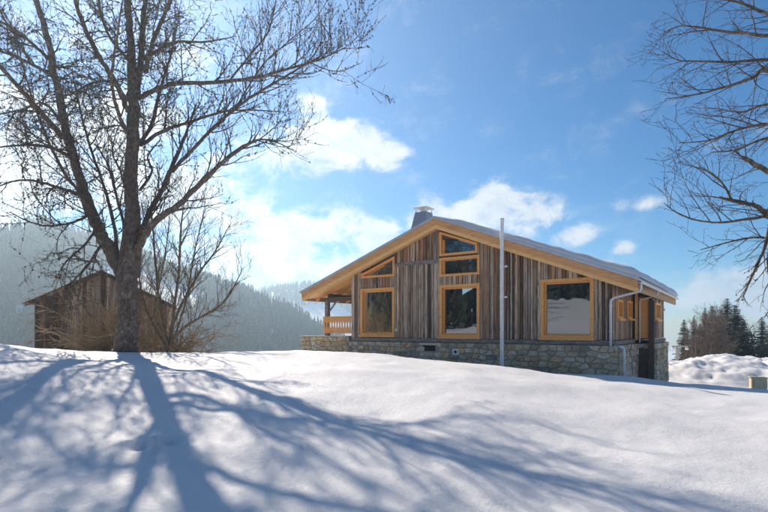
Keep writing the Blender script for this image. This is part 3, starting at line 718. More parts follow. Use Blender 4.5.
# ------------------------------------------------------------------ things about the house
HM = Matrix.Translation((O.x, O.y, CZ)) @ Matrix.Rotation(-HR, 4, 'Z')
def hp(x, y, z): return HM @ Vector((x, y, z))
p = hp(-4.16, -0.98, 0); zg = gz(p.x, p.y)
mast = empty('mast', (p.x, p.y, zg), -HR); top = CZ + 4.66 - zg
tag(mast, 'tall pale metal mast rising past the roof edge in front of the gable', 'mast')
MB().tube([(0, 0, -0.5), (0, 0, top - 0.5), (0.01, 0, top)], [0.085, 0.082, 0.08], 16).build('pole', M['steel'], mast, smooth=False)
MB().tube([(0.01, 0, top), (0.01, 0, top + 0.03), (0.01, 0, top + 0.06)], [0.09, 0.09, 0.03], 12).build('cap', M['zinc'], mast)
for zz in (CZ + 2.65 - zg, CZ + 1.35 - zg):
    MB().tube([(0, 0, zz - 0.03), (0, 0, zz + 0.03)], 0.10, 14).box((0.05, -0.03, zz - 0.025), (0.22, 0.03, zz + 0.025)).tube([(0.2, -0.05, zz + 0.0), (0.2, 0.05, zz)], 0.045, 8).build('bracket', M['steel'], mast)

# cabinet by the right edge
p = pos(758, 391, 25.0); zg = gz(p.x, p.y)
box = empty('meter_cabinet', (p.x, p.y, zg), R(-18)); tag(box, 'small pale wooden cabinet standing in the snow below the snow bank', 'cabinet')
hb = max(0.7, CZ - (377 - HY) / F_PX * 25 - zg)
bevel(MB().box((-0.30, -0.26, -0.15), (0.30, 0.26, hb - 0.05)).build('body', M['box_wood'], box), 0.012)
bevel(MB().box((-0.33, -0.29, hb - 0.048), (0.33, 0.29, hb)).build('lid', M['box_wood'], box), 0.012)
dd = MB().box((-0.25, -0.275, 0.08), (0.25, -0.262, hb - 0.12)).build('door', M['box_wood'], box); MB().tube([(0.2, -0.30, hb * .5), (0.2, -0.32, hb * .5)], 0.018, 8).build('knob', M['steel'], dd)

# lamp post behind the house
p = pos(677, 372, 44.0); zg = gz(p.x, p.y); lt = CZ - (346 - HY) / F_PX * 44 - zg
lamp = empty('lamp_post', (p.x, p.y, zg)); tag(lamp, 'wooden post with a short cross arm and lamp heads before the spruces', 'lamp post')
MB().tube([(0, 0, -0.4), (0, 0, lt)], [0.13, 0.10], 8).build('post', M['post_wood'], lamp)
MB().box((-0.45, -0.05, lt - 0.10), (0.95, 0.05, lt + 0.02)).build('cross_arm', M['post_wood'], lamp)
for xx in (-0.35, 0.85): MB().tube([(xx, 0, lt - 0.1), (xx, 0, lt - 0.22), (xx, 0, lt - 0.34)], [0.06, 0.14, 0.12], 8).build('lamp_head', M['white_paint'], lamp)

# lamp and sideboard inside, seen through the middle window
p = hp(-6.9, 2.0, -0.46)
sb = empty('sideboard', p, -HR); tag(sb, 'dark sideboard standing behind the large middle window', 'sideboard')
bevel(MB().box((-0.8, -0.22, 0.12), (0.8, 0.22, 0.75)).build('carcass', M['room_floor'], sb), 0.01)
for a in (-0.7, 0.7):
    for b in (-0.16, 0.16): MB().box((a - 0.03, b - 0.03, 0), (a + 0.03, b + 0.03, 0.12)).build('leg', M['room_floor'], sb)
for a in (-0.4, 0.4): MB().box((a - 0.36, -0.235, 0.17), (a + 0.36, -0.222, 0.70)).build('door', M['room_wall'], sb)
p = hp(-6.95, 1.95, 0.29)
tl = empty('table_lamp', p, -HR); tag(tl, 'table lamp with fabric shade on the sideboard indoors', 'lamp')
MB().tube([(0, 0, 0), (0, 0, 0.02), (0, 0, 0.05), (0, 0, 0.35)], [0.13, 0.13, 0.03, 0.02], 12).build('stand', M['steel'], tl)
MB().tube([(0, 0, 0.3), (0, 0, 0.62)], [0.27, 0.16], 16).build('lamp_shade', M['fabric'], tl)

# ------------------------------------------------------------------ shed
SHX, SHY = -15.5, 28.0
shed = empty('shed', (SHX, SHY, CZ), R(20)); tag(shed, 'old grey plank shed with low gable roof half hidden by brushwood', 'shed')
SHW, SHE, SHA, SHD = 3.2, 1.48, 3.12, 5.8                 # half width, eave and apex height above eye level, depth
SHB = -2.2
def shz(x): return SHA - (SHA - SHE) * abs(x) / SHW
sw = MB(); sw.prism([(-SHW, SHB), (SHW, SHB), (SHW, SHE), (0, SHA), (-SHW, SHE)], gable_pt, 0.04, 0.1)
sw = sw.build('front_wall', M['shed_dark'], shed)
x = -SHW
while x < SHW - 1e-3:
    wd = rng.uniform(0.17, 0.30)
    if SHW - x - wd < 0.15: wd = SHW - x
    xb_ = x + wd
    if rng.random() > 0.03: plank([(x + 0.008, SHB + rng.uniform(0, .3)), (xb_ - 0.008, SHB), (xb_ - 0.008, shz(xb_) - 0.01), (x + 0.008, shz(x) - 0.01)], -rng.uniform(0, 0.03), 0.038, M['shed_dark'] if x < -2.1 or rng.random() < 0.12 else M['shed_plank'], sw)
    x = xb_
for sx in (-1, 1):
    side = MB().box((sx * (SHW - 0.06) - 0.03, 0.1, SHB), (sx * (SHW - 0.06) + 0.03, SHD, SHE)).build('side_wall', M['shed_dark'], shed)
    yy = 0.12
    while yy < SHD:
        wd = rng.uniform(0.2, 0.3); xo = sx * (SHW - 0.01)
        MB().box((min(xo, xo + sx * 0.03), yy, SHB), (max(xo, xo + sx * 0.03), yy + wd - 0.015, SHE)).build('plank', M['shed_plank'], side); yy += wd
MB().prism([(-SHW, SHB), (SHW, SHB), (SHW, SHE), (0, SHA), (-SHW, SHE)], gable_pt, SHD - 0.06, SHD).build('back_wall', M['shed_dark'], shed)
srf = MB()
for a, b in ((-SHW - 0.35, 0), (0, SHW + 0.35)): srf.prism([(a, shz(a) + 0.0), (b, shz(b)), (b, shz(b) + 0.06), (a, shz(a) + 0.06)], gable_pt, -0.28, SHD + 0.25)
srf = srf.build('roof', M['dark_wood'], shed)
for sx in (-1, 1):
    k = 0
    while k < 9:
        a0, a1 = k / 9, (k + 1) / 9 + 0.02; xa, xb_ = sorted((sx * a0 * (SHW + 0.38), sx * a1 * (SHW + 0.38))); dz_ = 0.064 + 0.012 * rng.random(); e_ = rng.uniform(0, .07)
        lift = 0.02
        pa, pb = (shz(xa) + dz_ + (0 if sx < 0 else lift), shz(xb_) + dz_ + (lift if sx < 0 else 0))
        MB().prism([(xa, pa), (xb_, pb), (xb_, pb + 0.028), (xa, pa + 0.028)], gable_pt, -0.33 - e_, SHD + 0.3).build('roof_board', M['shed_plank'], srf); k += 1
    xa, xb_ = sorted((0.0, sx * (SHW + 0.36)))
    MB().prism([(xa, shz(xa) - 0.13), (xb_, shz(xb_) - 0.13), (xb_, shz(xb_) + 0.04), (xa, shz(xa) + 0.04)], gable_pt, -0.31, -0.283).build('barge_board', M['shed_dark'], srf)

# ------------------------------------------------------------------ bare trees
class Twigs:
    """grows branching twigs off given limbs"""
    def __init__(self, seed): self.r = random.Random(seed); self.mb = MB(); self.tufts = []
    def rv(self):
        r = self.r
        while True:
            v = Vector((r.uniform(-1, 1), r.uniform(-1, 1), r.uniform(-1, 1)))
            if 0.05 < v.length < 1: return v.normalized()
    def branch(self, p, dirv, length, r0, level, spec, lift=0.0):
        r = self.r; n = spec['segs'][level]; pts = [p.copy()]; q = p.copy(); dv = dirv.normalized(); step = length / n
        for i in range(n):
            dv = (dv + self.rv() * spec['wig'] + Vector((0, 0, lift + spec.get('grav', 0.0)))).normalized(); q = q + dv * step; pts.append(q.copy())
        rad = [max(spec['rmin'], r0 * (1 - 0.82 * i / n)) for i in range(n + 1)]
        self.mb.tube(pts, rad, spec['sides'][level], cap=False)
        self.sprout(pts, rad, level, spec, length, lift)
    def sprout(self, pts, rad, level, spec, length, lift=0.0, start=0.12, planar=None):
        r = self.r
        if spec.get('tuft') and level <= spec['tuft_lv']:
            for i in range(len(pts) - 1):
                if r.random() < spec['tuft']: self.tufts.append((pts[i].lerp(pts[i + 1], r.random()), rad[i]))
        if level + 1 >= len(spec['segs']): return
        m = max(1, int(length * spec['dens'][level] * r.uniform(0.8, 1.2)))
        for k in range(m):
            t = start + (1 - start) * (k + r.random()) / m; fi = t * (len(pts) - 1); i = min(int(fi), len(pts) - 2)
            p = pts[i].lerp(pts[i + 1], fi - i); tan = (pts[i + 1] - pts[i]).normalized()
            side = self.rv(); side = (side - tan * side.dot(tan)).normalized()
            dv = tan * spec['fwd'] + side * r.uniform(0.6, 1.1) + Vector((0, 0, spec['up'] * r.uniform(0.2, 1)))
            L = spec['len'][level] * r.uniform(0.45, 1.25) * (1.15 - 0.55 * t)
            self.branch(p, dv, L, min(rad[i] * 0.6, spec['rad'][level]), level + 1, spec, lift)
def jitter_path(pts, amp, r, n=5):
    sp = smooth_path(pts, n); out = [sp[0]]
    for q in sp[1:]: out.append(q + Vector((r.uniform(-1, 1), r.uniform(-1, 1), r.uniform(-1, 1))) * amp)
    return out
def lichen_mesh(tufts, r, size, per=2):
    mb = MB()
    for p, rad in tufts:
        for _ in range(per):
            s = size * r.uniform(0.5, 1.5); c = p + Vector((r.uniform(-1, 1), r.uniform(-1, 1), r.uniform(-1.2, 0.6))) * (rad + s * 0.35)
            vs_ = [c + Vector((r.uniform(-1, 1), r.uniform(-1, 1), r.uniform(-1, 1))) * s for _ in range(4)]
            mb.add(vs_, [(0, 1, 2), (0, 2, 3), (1, 3, 2)])
    return mb
def limb_tree(name, base, limbs, specs, barkm, twigm, seed, dist, lichen=0.03, trunk_sides=16, per=2, thick=1.0):
    """limbs: [(spec key, [(px, py, depth offset, width px), ...])]"""
    r = random.Random(seed); root = empty(name, base); tw = Twigs(seed); first = True
    for key, way in limbs:
        dk = dist / 14 if name == 'bare_tree' and dist > 12 else 1.0
        pts = [pos(a, b, dist + dd_ * dk) for a, b, dd_, _ in way]; wd = [w_ * (dist + dd_ * dk) / F_PX * 0.5 * thick * (0.8 if key == 'R' else 1.0) for _, _, dd_, w_ in way]
        sp = smooth_path(pts, 6); rad = []
        for i in range(len(wd) - 1): rad += [wd[i] + (wd[i + 1] - wd[i]) * k / 6 for k in range(6)]
        rad.append(wd[-1])
        sp = [sp[0]] + [q + Vector((r.uniform(-1, 1), r.uniform(-1, 1), r.uniform(-1, 1))) * min(0.035, rad[i + 1] * 0.28) for i, q in enumerate(sp[1:])]
        sides = trunk_sides if first else (10 if max(rad) > 0.06 else 6)
        rr = [x * (1 + r.uniform(-.06, .06)) for x in rad]
        m_ = MB().tube([q - Vector(base) for q in sp], rr, sides)
        m_.build('trunk' if first else 'limb', barkm, root, smooth=True); first = False
        L = sum((sp[i + 1] - sp[i]).length for i in range(len(sp) - 1))
        if key:
            tw.sprout(sp, rad, 0, specs[key], L, specs[key].get('lift', 0.0), start=specs[key].get('start', 0.15))
    tw.mb.v = [tuple(Vector(q) - Vector(base)) for q in tw.mb.v]
    tag(tw.mb.build('crown', twigm, root), kind='stuff')
    if tw.tufts:
        lm = lichen_mesh(tw.tufts, r, lichen, per); lm.v = [tuple(Vector(q) - Vector(base)) for q in lm.v]; tag(lm.build('lichen', M['lichen'], root), kind='stuff')
    return root

S_LEFT = dict(segs=[0, 9, 6, 4], sides=[0, 5, 4, 3], wig=0.24, rmin=0.0050, dens=[2.7, 5.0, 5.0], len=[2.05, 1.0, 0.43], rad=[0.028, 0.013, 0.008], fwd=0.55, up=0.25, tuft=0.75, tuft_lv=2, start=0.1, grav=-0.02)
S_MID = dict(S_LEFT, dens=[2.5, 5.0, 4.8], up=0.35, grav=0.02)
S_RIGHT = dict(S_LEFT, dens=[2.8, 4.6, 4.0], len=[1.95, 1.0, 0.46], up=0.6, fwd=0.75, wig=0.16, grav=0.05, tuft=0.55, lift=0.02)
S_TRUNK = dict(S_LEFT, dens=[0.5, 3.2, 5], len=[1.2, 0.65, 0.27], start=0.5, tuft=0.5)
specs = dict(L=S_LEFT, M=S_MID, R=S_RIGHT, T=S_TRUNK)
TD = 19.0
b0 = pos(127, 356, TD); b0.z = gz(b0.x, b0.y)
limbs = [
    (None, [(127, 366, 0, 40), (126, 352, 0, 32), (127, 330, 0, 27), (127, 300, 0, 26), (128, 275, 0, 28), (131, 250, 0, 25), (132, 215, 0, 19), (131, 170, -0.1, 16), (134, 120, -0.1, 15), (132, 85, 0, 12), (130, 40, 0.1, 9), (127, 0, 0.2, 8), (123, -60, 0.3, 6), (120, -130, 0.4, 3)]),
    ('T', [(132, 170, -0.1, 10), (133, 120, -0.1, 9), (131, 40, 0.1, 7), (124, -60, 0.3, 5), (120, -150, 0.4, 2)]),
    ('L', [(122, 272, 0, 20), (110, 250, -0.1, 18), (100, 232, -0.2, 16), (88, 203, -0.3, 14), (75, 165, -0.4, 12), (65, 125, -0.5, 11), (56, 80, -0.6, 9), (48, 40, -0.7, 8), (36, 0, -0.8, 7), (22, -50, -0.9, 5), (10, -110, -1, 2)]),
    ('R', [(134, 262, 0, 15), (142, 240, -0.2, 13), (155, 222, -0.5, 11), (183, 201, -0.9, 9), (211, 173, -1.3, 7.5), (235, 152, -1.6, 6.5), (258, 140, -1.9, 3.4), (276, 142, -2.1, 2), (296, 152, -2.3, 1)]),
    ('R', [(140, 236, 0.0, 11), (150, 212, 0.3, 9), (163, 188, 0.6, 8), (176, 158, 0.9, 6.5), (188, 128, 1.2, 4), (196, 104, 1.4, 2)]),
    ('R', [(172, 172, 0.8, 6), (205, 136, 0.6, 5.5), (236, 108, 0.5, 5), (262, 90, 0.4, 4), (300, 68, 0.2, 3), (330, 50, 0, 1.4)]),
    ('R', [(138, 98, 0, 9), (155, 90, -0.3, 7.5), (178, 83, -0.6, 6.5), (215, 82, -1.0, 6), (258, 77, -1.4, 5), (290, 68, -1.7, 4), (312, 62, -1.9, 3), (330, 55, -2.1, 2), (350, 44, -2.3, 1.4), (364, 28, -2.4, .8)]),
    ('R', [(310, 62, -1.8, 2.2), (325, 69, -2.0, 1.6), (342, 71, -2.2, 1.1), (358, 64, -2.3, .7)]),
    ('R', [(228, 82, -1.2, 4), (250, 55, -1.0, 3), (268, 32, -0.9, 2.4), (276, 0, -0.8, 1.8), (282, -40, -0.6, 1)]),
    ('R', [(140, 145, 0.1, 6.5), (165, 130, 0.6, 5.5), (190, 122, 1.1, 4.5), (222, 112, 1.6, 3.5), (250, 110, 2.0, 2.4), (285, 112, 2.3, 1)]),
    ('R', [(236, 108, .5, 3), (262, 66, .6, 2.6), (290, 40, .6, 2), (318, 15, .7, 1.4), (340, -25, .8, .8)]),
    ('M', [(136, 95, 0, 9), (141, 60, 0.3, 8), (143, 25, 0.5, 7), (147, -20, 0.8, 5), (152, -90, 1.1, 2)]),
    ('M', [(145, 72, 0.2, 6), (152, 45, -0.3, 5.5), (162, 20, -0.8, 5), (174, -10, -1.2, 4), (190, -60, -1.6, 2)]),
    ('M', [(150, 55, 0, 5), (175, 42, .6, 3.4), (205, 42, 1.2, 2.4), (236, 36, 1.8, 1)]),
    ('L', [(128, 112, 0, 7), (117, 85, -0.5, 6.5), (100, 58, -1.0, 6), (86, 30, -1.4, 5.5), (76, 2, -1.8, 5), (68, -50, -2.1, 2.5)]),
    ('L', [(127, 100, 0.2, 4), (112, 82, 0.8, 3.5), (90, 84, 1.4, 3), (68, 95, 2.0, 2), (50, 98, 2.4, 1)]),
    ('L', [(62, 137, -0.5, 8), (48, 120, -1.0, 7), (31, 101, -1.6, 6), (14, 82, -2.1, 5.5), (-4, 62, -2.6, 4.5), (-50, 20, -3.2, 2)]),
    ('L', [(56, 78, -0.6, 5), (36, 66, 0.0, 4.2), (14, 56, 0.5, 3.5), (-10, 48, 0.9, 2.6), (-50, 40, 1.3, 1)]),
    ('L', [(52, 62, -0.6, 4.5), (34, 45, -1.4, 4), (12, 28, -2.0, 3.2), (-12, 15, -2.5, 2)]),
    ('L', [(66, 130, -0.4, 5), (45, 104, 0.5, 3.4), (20, 110, 1.2, 2.6), (-12, 116, 1.8, 1.2)]),
    ('L', [(72, 158, -0.4, 5), (52, 148, -1.2, 4), (25, 145, -1.9, 3), (-6, 148, -2.5, 1.6)]),
    ('L', [(84, 196, -0.3, 6), (66, 190, -1.0, 4.4), (44, 183, -1.6, 3.4), (22, 180, -2.1, 2.6), (0, 186, -2.5, 1.6), (-20, 200, -2.8, 1)]),
    ('L', [(92, 213, -0.2, 4), (74, 222, -0.8, 3.4), (50, 226, -1.4, 2.6), (30, 222, -1.9, 2), (10, 212, -2.2, 1)]),
    ('L', [(104, 240, -0.1, 4), (90, 262, -0.7, 3.4), (76, 278, -1.1, 2.6), (66, 286, -1.4, 1.4)]),
    ('L', [(98, 228, -0.2, 3.6), (84, 245, -1.0, 2.8), (66, 262, -1.6, 2), (58, 275, -1.8, 1)]),
    ('L', [(96, 262, -0.9, 2.6), (80, 260, -1.3, 2), (62, 256, -1.6, 1.2)]),
    ('M', [(118, 258, 0.1, 5), (112, 215, 0.4, 4.4), (100, 175, 0.6, 3.6), (88, 140, 0.8, 3), (78, 100, 1.0, 2.4), (72, 70, 1.1, 1.4)]),
    ('M', [(124, 225, 0, 4), (116, 195, 0.5, 3.4), (108, 165, 0.9, 2.6), (96, 145, 1.2, 1.4)]),
    ('M', [(128, 200, -0.1, 3.6), (120, 170, -0.7, 3), (112, 152, -1.1, 2), (118, 128, -1.3, 1)]),
    ('M', [(140, 190, 0, 4), (152, 172, .6, 3), (148, 156, .9, 2.4), (160, 140, 1.2, 1.2)]),
    ('M', [(130, 60, 0, 5), (112, 40, 1.2, 4), (100, 10, 2.0, 3), (92, -40, 2.6, 1.6)]),
    ('M', [(134, 140, -0.1, 6), (120, 118, -1.6, 5), (112, 80, -2.8, 4), (118, 30, -3.6, 2.6), (126, -20, -4, 1)]),
    ('M', [(132, 150, 0.1, 6), (150, 128, 1.8, 5), (160, 90, 3.0, 4), (172, 50, 4.0, 2.6), (180, 10, 4.5, 1)]),
    ('M', [(90, 206, -0.3, 5), (60, 165, 1.6, 4), (40, 120, 2.8, 3), (24, 70, 3.6, 2), (16, 30, 4, 1)]),
]
t = limb_tree('bare_tree', b0, limbs, specs, M['bark'], M['twig'], 11, TD, 0.028, 18, thick=0.75, per=3)
tag(t, 'large old leafless tree with lichen covered branches in front of the shed', 'tree')

# leafless tree just outside the frame on the right: its boughs hang into view
S_OUT = dict(segs=[0, 8, 5, 3], sides=[0, 5, 4, 3], wig=0.14, rmin=0.0026, dens=[5.0, 6.5, 6.0], len=[0.95, 0.42, 0.18], rad=[0.010, 0.005, 0.0035], fwd=0.95, up=0.25, grav=0.0, tuft=0.16, tuft_lv=1, start=0.15)
S_MOSS = dict(S_OUT, tuft=0.7, tuft_lv=1, grav=-0.05, up=-0.1, dens=[5.0, 5.0, 5.0], len=[0.5, 0.28, 0.14])
RD = 8.5
rlimbs = [
    (None, [(872, 460, 0, 52), (872, 380, 0, 42), (868, 300, 0, 36), (866, 220, 0, 32), (862, 130, 0, 27), (866, 40, 0, 22), (872, -60, 0, 16), (868, -160, 0, 8), (866, -230, 0, 3)]),
    ('o', [(864, 70, 0, 10), (820, 36, .2, 7), (768, 14, .4, 4.5), (744, 4, .5, 3), (720, -2, .6, 2), (696, -8, .6, 1)]),
    ('o', [(862, 100, 0, 11), (810, 46, -.3, 7), (768, 36, -.5, 4.5), (721, 31, -.6, 3), (698, 27, -.7, 2.2), (680, 26, -.7, 1.6), (664, 32, -.7, .8)]),
    ('o', [(862, 120, 0, 11), (812, 66, .5, 7), (768, 60, .7, 4.5), (731, 62, .8, 3), (695, 61, .9, 2.2), (678, 60, .9, 1.5), (662, 51, .9, .8)]),
    ('o', [(862, 150, 0, 12), (812, 80, 0, 9), (768, 70, 0, 6), (750, 79, 0, 4.5), (721, 88, .0, 3), (698, 94, .1, 2), (665, 99, .1, .9)]),
    ('o', [(864, 180, 0, 11), (812, 128, -.6, 7), (768, 124, -.9, 4.5), (734, 131, -1, 3), (710, 140, -1.1, 2), (679, 143, -1.1, .9)]),
    ('o', [(864, 210, 0, 13), (812, 186, .4, 9), (768, 171, .5, 7), (748, 160, .5, 6), (743, 157, .5, 5)]),
    ('o', [(866, 250, 0, 14), (812, 240, -.2, 10), (768, 215, -.3, 8), (756, 206, -.3, 6), (734, 201, -.3, 5), (719, 197, -.3, 3)]),
    ('o', [(732, 200, -.3, 3.4), (723, 184, -.3, 2.6), (708, 171, -.3, 2), (682, 164, -.3, .9)]),
    ('o', [(768, 216, -.3, 5), (727, 222, -.5, 3), (701, 221, -.6, 2.4), (679, 214, -.6, 1.8), (664, 203, -.6, .9)]),
    ('m', [(866, 235, 0, 11), (812, 212, -.4, 8), (775, 222, -.6, 5.5), (764, 250, -.6, 4), (752, 276, -.6, 3), (742, 300, -.6, 1)]),
    ('o', [(864, 165, 0, 9), (812, 140, .8, 6), (768, 138, 1.0, 3.5), (735, 150, 1.1, 2.4), (712, 152, 1.2, 1)]),
    ('o', [(868, 260, 0, 9), (812, 250, .7, 6), (768, 238, 1.0, 3.5), (738, 240, 1.1, 2.4), (700, 250, 1.2, 1)]),
    ('o', [(862, 140, 0, 9), (812, 105, 1.4, 6), (768, 104, 1.7, 3.5), (742, 112, 1.8, 2.4), (716, 108, 1.9, 1)]),
    ('o', [(866, 60, 0, 9), (900, 10, .6, 6), (950, -40, 1.1, 3), (990, -90, 1.4, 1)]),
    ('o', [(866, 130, 0, 9), (920, 90, -.8, 6), (980, 40, -1.4, 3), (1020, 10, -1.8, 1)]),
    ('m', [(775, 214, -.5, 4), (768, 262, -.8, 3), (772, 300, -.9, 1.6), (764, 318, -1, .8)]),
]
b1 = pos(872, 400, RD); b1.z = gz(b1.x, b1.y)
t = limb_tree('bare_tree', b1, rlimbs, dict(o=S_OUT, m=S_MOSS), M['bark'], M['twig'], 23, RD, 0.013, 14, thick=0.72)
tag(t, 'leafless tree whose thin dark boughs hang across the blue sky above the snow bank', 'tree')

# multi-stemmed young tree beside the old trunk
S_SAP = dict(segs=[0, 7, 5, 3], sides=[0, 5, 4, 3], wig=0.14, rmin=0.0055, dens=[4.6, 4.6, 4.4], len=[1.6, 0.72, 0.33], rad=[0.022, 0.011, 0.007], fwd=0.8, up=0.65, grav=0.03, tuft=0, tuft_lv=0, start=0.22)
SD = 22.0
slimbs = [('s', [(166, 356, 0, 7), (166, 340, 0, 6.5), (160, 310, .2, 5), (156, 270, .4, 4), (153, 230, .6, 3), (151, 196, .7, 1)]),
          ('s', [(169, 350, 0, 6), (174, 310, -.2, 5), (179, 270, -.4, 4), (181, 230, -.6, 3), (186, 186, -.7, 1)]),
          ('s', [(170, 342, 0, 6), (186, 326, -.4, 4.5), (205, 315, -.7, 3.6), (226, 300, -1, 2.6), (243, 268, -1.2, 1)]),
          ('s', [(170, 330, .1, 5), (184, 300, .5, 4), (200, 272, .9, 3), (216, 250, 1.2, 2), (229, 226, 1.4, 1)]),
          ('s', [(165, 345, 0, 5), (150, 318, .5, 4), (140, 285, .9, 3), (141, 250, 1.2, 2), (138, 215, 1.3, 1)]),
          ('s', [(172, 345, .1, 4), (186, 300, 1.0, 3), (195, 250, 1.5, 2.4), (206, 205, 1.8, 1)]),
          ('s', [(168, 348, -.1, 4), (158, 300, -.9, 3), (166, 250, -1.3, 2.4), (170, 212, -1.5, 1)])]
b2 = pos(167, 356, SD); b2.z = gz(b2.x, b2.y)
t = limb_tree('young_tree', b2, slimbs, dict(s=S_SAP), M['sapling_bark'], M['sapling_bark'], 31, SD, 0.02, 8, thick=0.6)
tag(t, 'slender many stemmed bare tree rising beside the thick old trunk', 'tree')

# brushwood in front of the shed: long arching canes
def brush(cx_, cy_, spread, n, hmax, seed, label, lean):
    r = random.Random(seed); zg = gz(cx_, cy_); root = empty('brushwood', (cx_, cy_, zg)); mb = MB()
    for k in range(n):
        a = r.uniform(0, 2 * math.pi); q = Vector((math.cos(a) * r.random() * spread, math.sin(a) * r.random() * 0.5, -0.1))
        L = hmax * r.uniform(0.5, 1.25); dv = Vector((r.gauss(lean, 0.5), r.gauss(-0.1, 0.35), r.uniform(0.6, 1.4))).normalized(); droop = r.uniform(0.02, 0.17); pts = [q.copy()]; m = 9
        for i in range(m):
            dv = (dv + Vector((0, 0, -droop)) + Vector((r.gauss(0, .17), r.gauss(0, .17), r.gauss(0, .15)))).normalized(); q = q + dv * (L / m); pts.append(q.copy())
        pts = [Vector((p.x, p.y, max(p.z, 0.05))) if i else p for i, p in enumerate(pts)]
        mb.tube(pts, [0.023 * (1 - 0.65 * i / m) for i in range(m + 1)], 4, False)
        for _ in range(r.randint(6, 12)):
            i = r.randint(2, m - 1); dv2 = (pts[i + 1] - pts[i]).normalized() * 0.8 + Vector((r.gauss(0, .5), r.gauss(0, .5), r.gauss(0.1, .45))); l2 = r.uniform(0.25, 0.8)
            mb.tube([pts[i], pts[i] + dv2 * l2 * 0.5 + Vector((r.gauss(0, .05), r.gauss(0, .05), r.gauss(0, .05))), pts[i] + dv2 * l2 + Vector((r.gauss(0, .09), 0, r.gauss(-.03, .09)))], [0.011, 0.008, 0.006], 3, False)
    tag(mb.build('canes', M['shrub_twig'], root), kind='stuff'); tag(root, label, 'shrub'); return root
brush(-12.0, 23.0, 1.9, 105, 3.3, 5, 'yellow brown thicket of arching canes left of the old trunk', -0.25)
brush(-9.7, 23.6, 1.1, 50, 2.8, 6, 'straw coloured brushwood around the foot of the many stemmed tree', 0.1)

# ------------------------------------------------------------------ spruces and bare wood at the right
def spruce_mesh(seed, h, rbase):
    r = random.Random(seed); mb = MB(); z = h * 0.04
    while z < h * 0.985:
        f = 1 - z / h; L = rbase * (f ** 0.85) * r.uniform(0.75, 1.12) + 0.12; nb_ = r.randint(5, 9); a0 = r.uniform(0, 6.28)
        for k in range(nb_):
            if r.random() < 0.07: continue
            a = a0 + 2 * math.pi * k / nb_ + r.uniform(-.25, .25); l = L * r.uniform(0.65, 1.15); droop = 0.28 + 0.35 * f
            rad_ = Vector((math.cos(a), math.sin(a), 0)); tan = Vector((-math.sin(a), math.cos(a), 0)); n = 5
            prev = Vector((0, 0, z)); w_ = 0.36 * l + 0.10
            for i in range(n):
                t1_ = (i + 1) / n; q = Vector((0, 0, z)) + rad_ * (l * t1_) + Vector((0, 0, -droop * l * t1_ + 0.30 * l * t1_ * t1_ * droop * 1.6 + r.uniform(-.05, .05)))
                for s_ in (-1, 1):
                    wd = w_ * (1 - 0.72 * t1_) * r.uniform(0.7, 1.3)
                    tip = q + tan * (s_ * wd) + rad_ * (0.12 * l) + Vector((0, 0, -0.16 * l * r.uniform(0.4, 1.3) - 0.05))
                    mid = prev.lerp(q, 0.5) + tan * (s_ * wd * 0.55) + Vector((0, 0, -0.05 * l))
                    mb.add([prev, q, tip, mid], [(0, 1, 2), (0, 2, 3)])
                prev = q
            mb.add([prev, prev - rad_ * 0.2 * l + tan * 0.05, prev + rad_ * 0.10 * l, prev - rad_ * 0.2 * l - tan * 0.05], [(0, 1, 2), (0, 2, 3)])
        z += h * 0.019 * r.uniform(0.6, 1.4) * (0.6 + 0.7 * f)
    return mb
protos = []
for k in range(3):
    s = spruce_mesh(40 + k, 14.0, 2.9).build('crown', M['needles']); tr = MB().tube([(0, 0, -0.8), (0, 0, 5), (0.05, 0, 13.6)], [0.24, 0.17, 0.02], 7).build('trunk', M['bark'])
    protos.append((s, tr))
used = set()
def spruce(px, top_y, dist, k, label, rz, wide=1.0):
    dist *= 0.70
    x, y = (px - CX) / F_PX * dist, dist; zg = gz(x, y); h = CZ - (top_y - HY) / F_PX * dist - zg
    root = empty('spruce', (x, y, zg), rz); root.scale = (h / 14 * wide, h / 14 * wide, h / 14)
    for o in protos[k]:
        c = o if k not in used else o.copy()
        if k in used: col.objects.link(c)
        c.parent = root
    used.add(k); return tag(root, label, 'spruce', 'dark spruces beyond the snow bank')
SP = [(727, 297, 88, 0, 'tallest dark spruce beyond the snow bank', 0.3, 1.7), (735, 303, 84, 1, 'dense spruce close against the tallest one', 1.4, 1.7), (743, 318, 80, 2, 'broad lower spruce on the open side of the grove', 2.2, 1.8),
      (684, 318, 92, 1, 'thin spruce nearest the lamp post', 4.0, 1.05), (694, 315, 95, 2, 'slim spruce between the lamp post and the brown trees', 0.9, 1.05), (705, 307, 90, 0, 'spruce standing behind the brown bare trees', 5.1, 1.1),
      (712, 304, 97, 1, 'pointed spruce rising behind the brown bare trees', 2.8, 1.1), (762, 316, 78, 0, 'spruce standing apart past the gap in the grove', 3.6, 1.5), (772, 318, 74, 2, 'bushy spruce beside the one standing apart', 1.1, 1.5), (786, 310, 80, 1, 'dark spruce behind the bushy one past the gap', 0.2, 1.1),
      (721, 308, 91, 2, 'spruce tucked between the tallest one and the pointed one', 0.5, 1.4), (738, 311, 93, 0, 'spruce standing behind the dense one', 4.4, 1.4), (700, 322, 99, 2, 'small spruce in the back of the grove', 2.4, 1.2),
      (803, 314, 76, 0, 'last dark spruce of the row past the gap', 2.0, 1.1)]
for a in SP: spruce(*a)
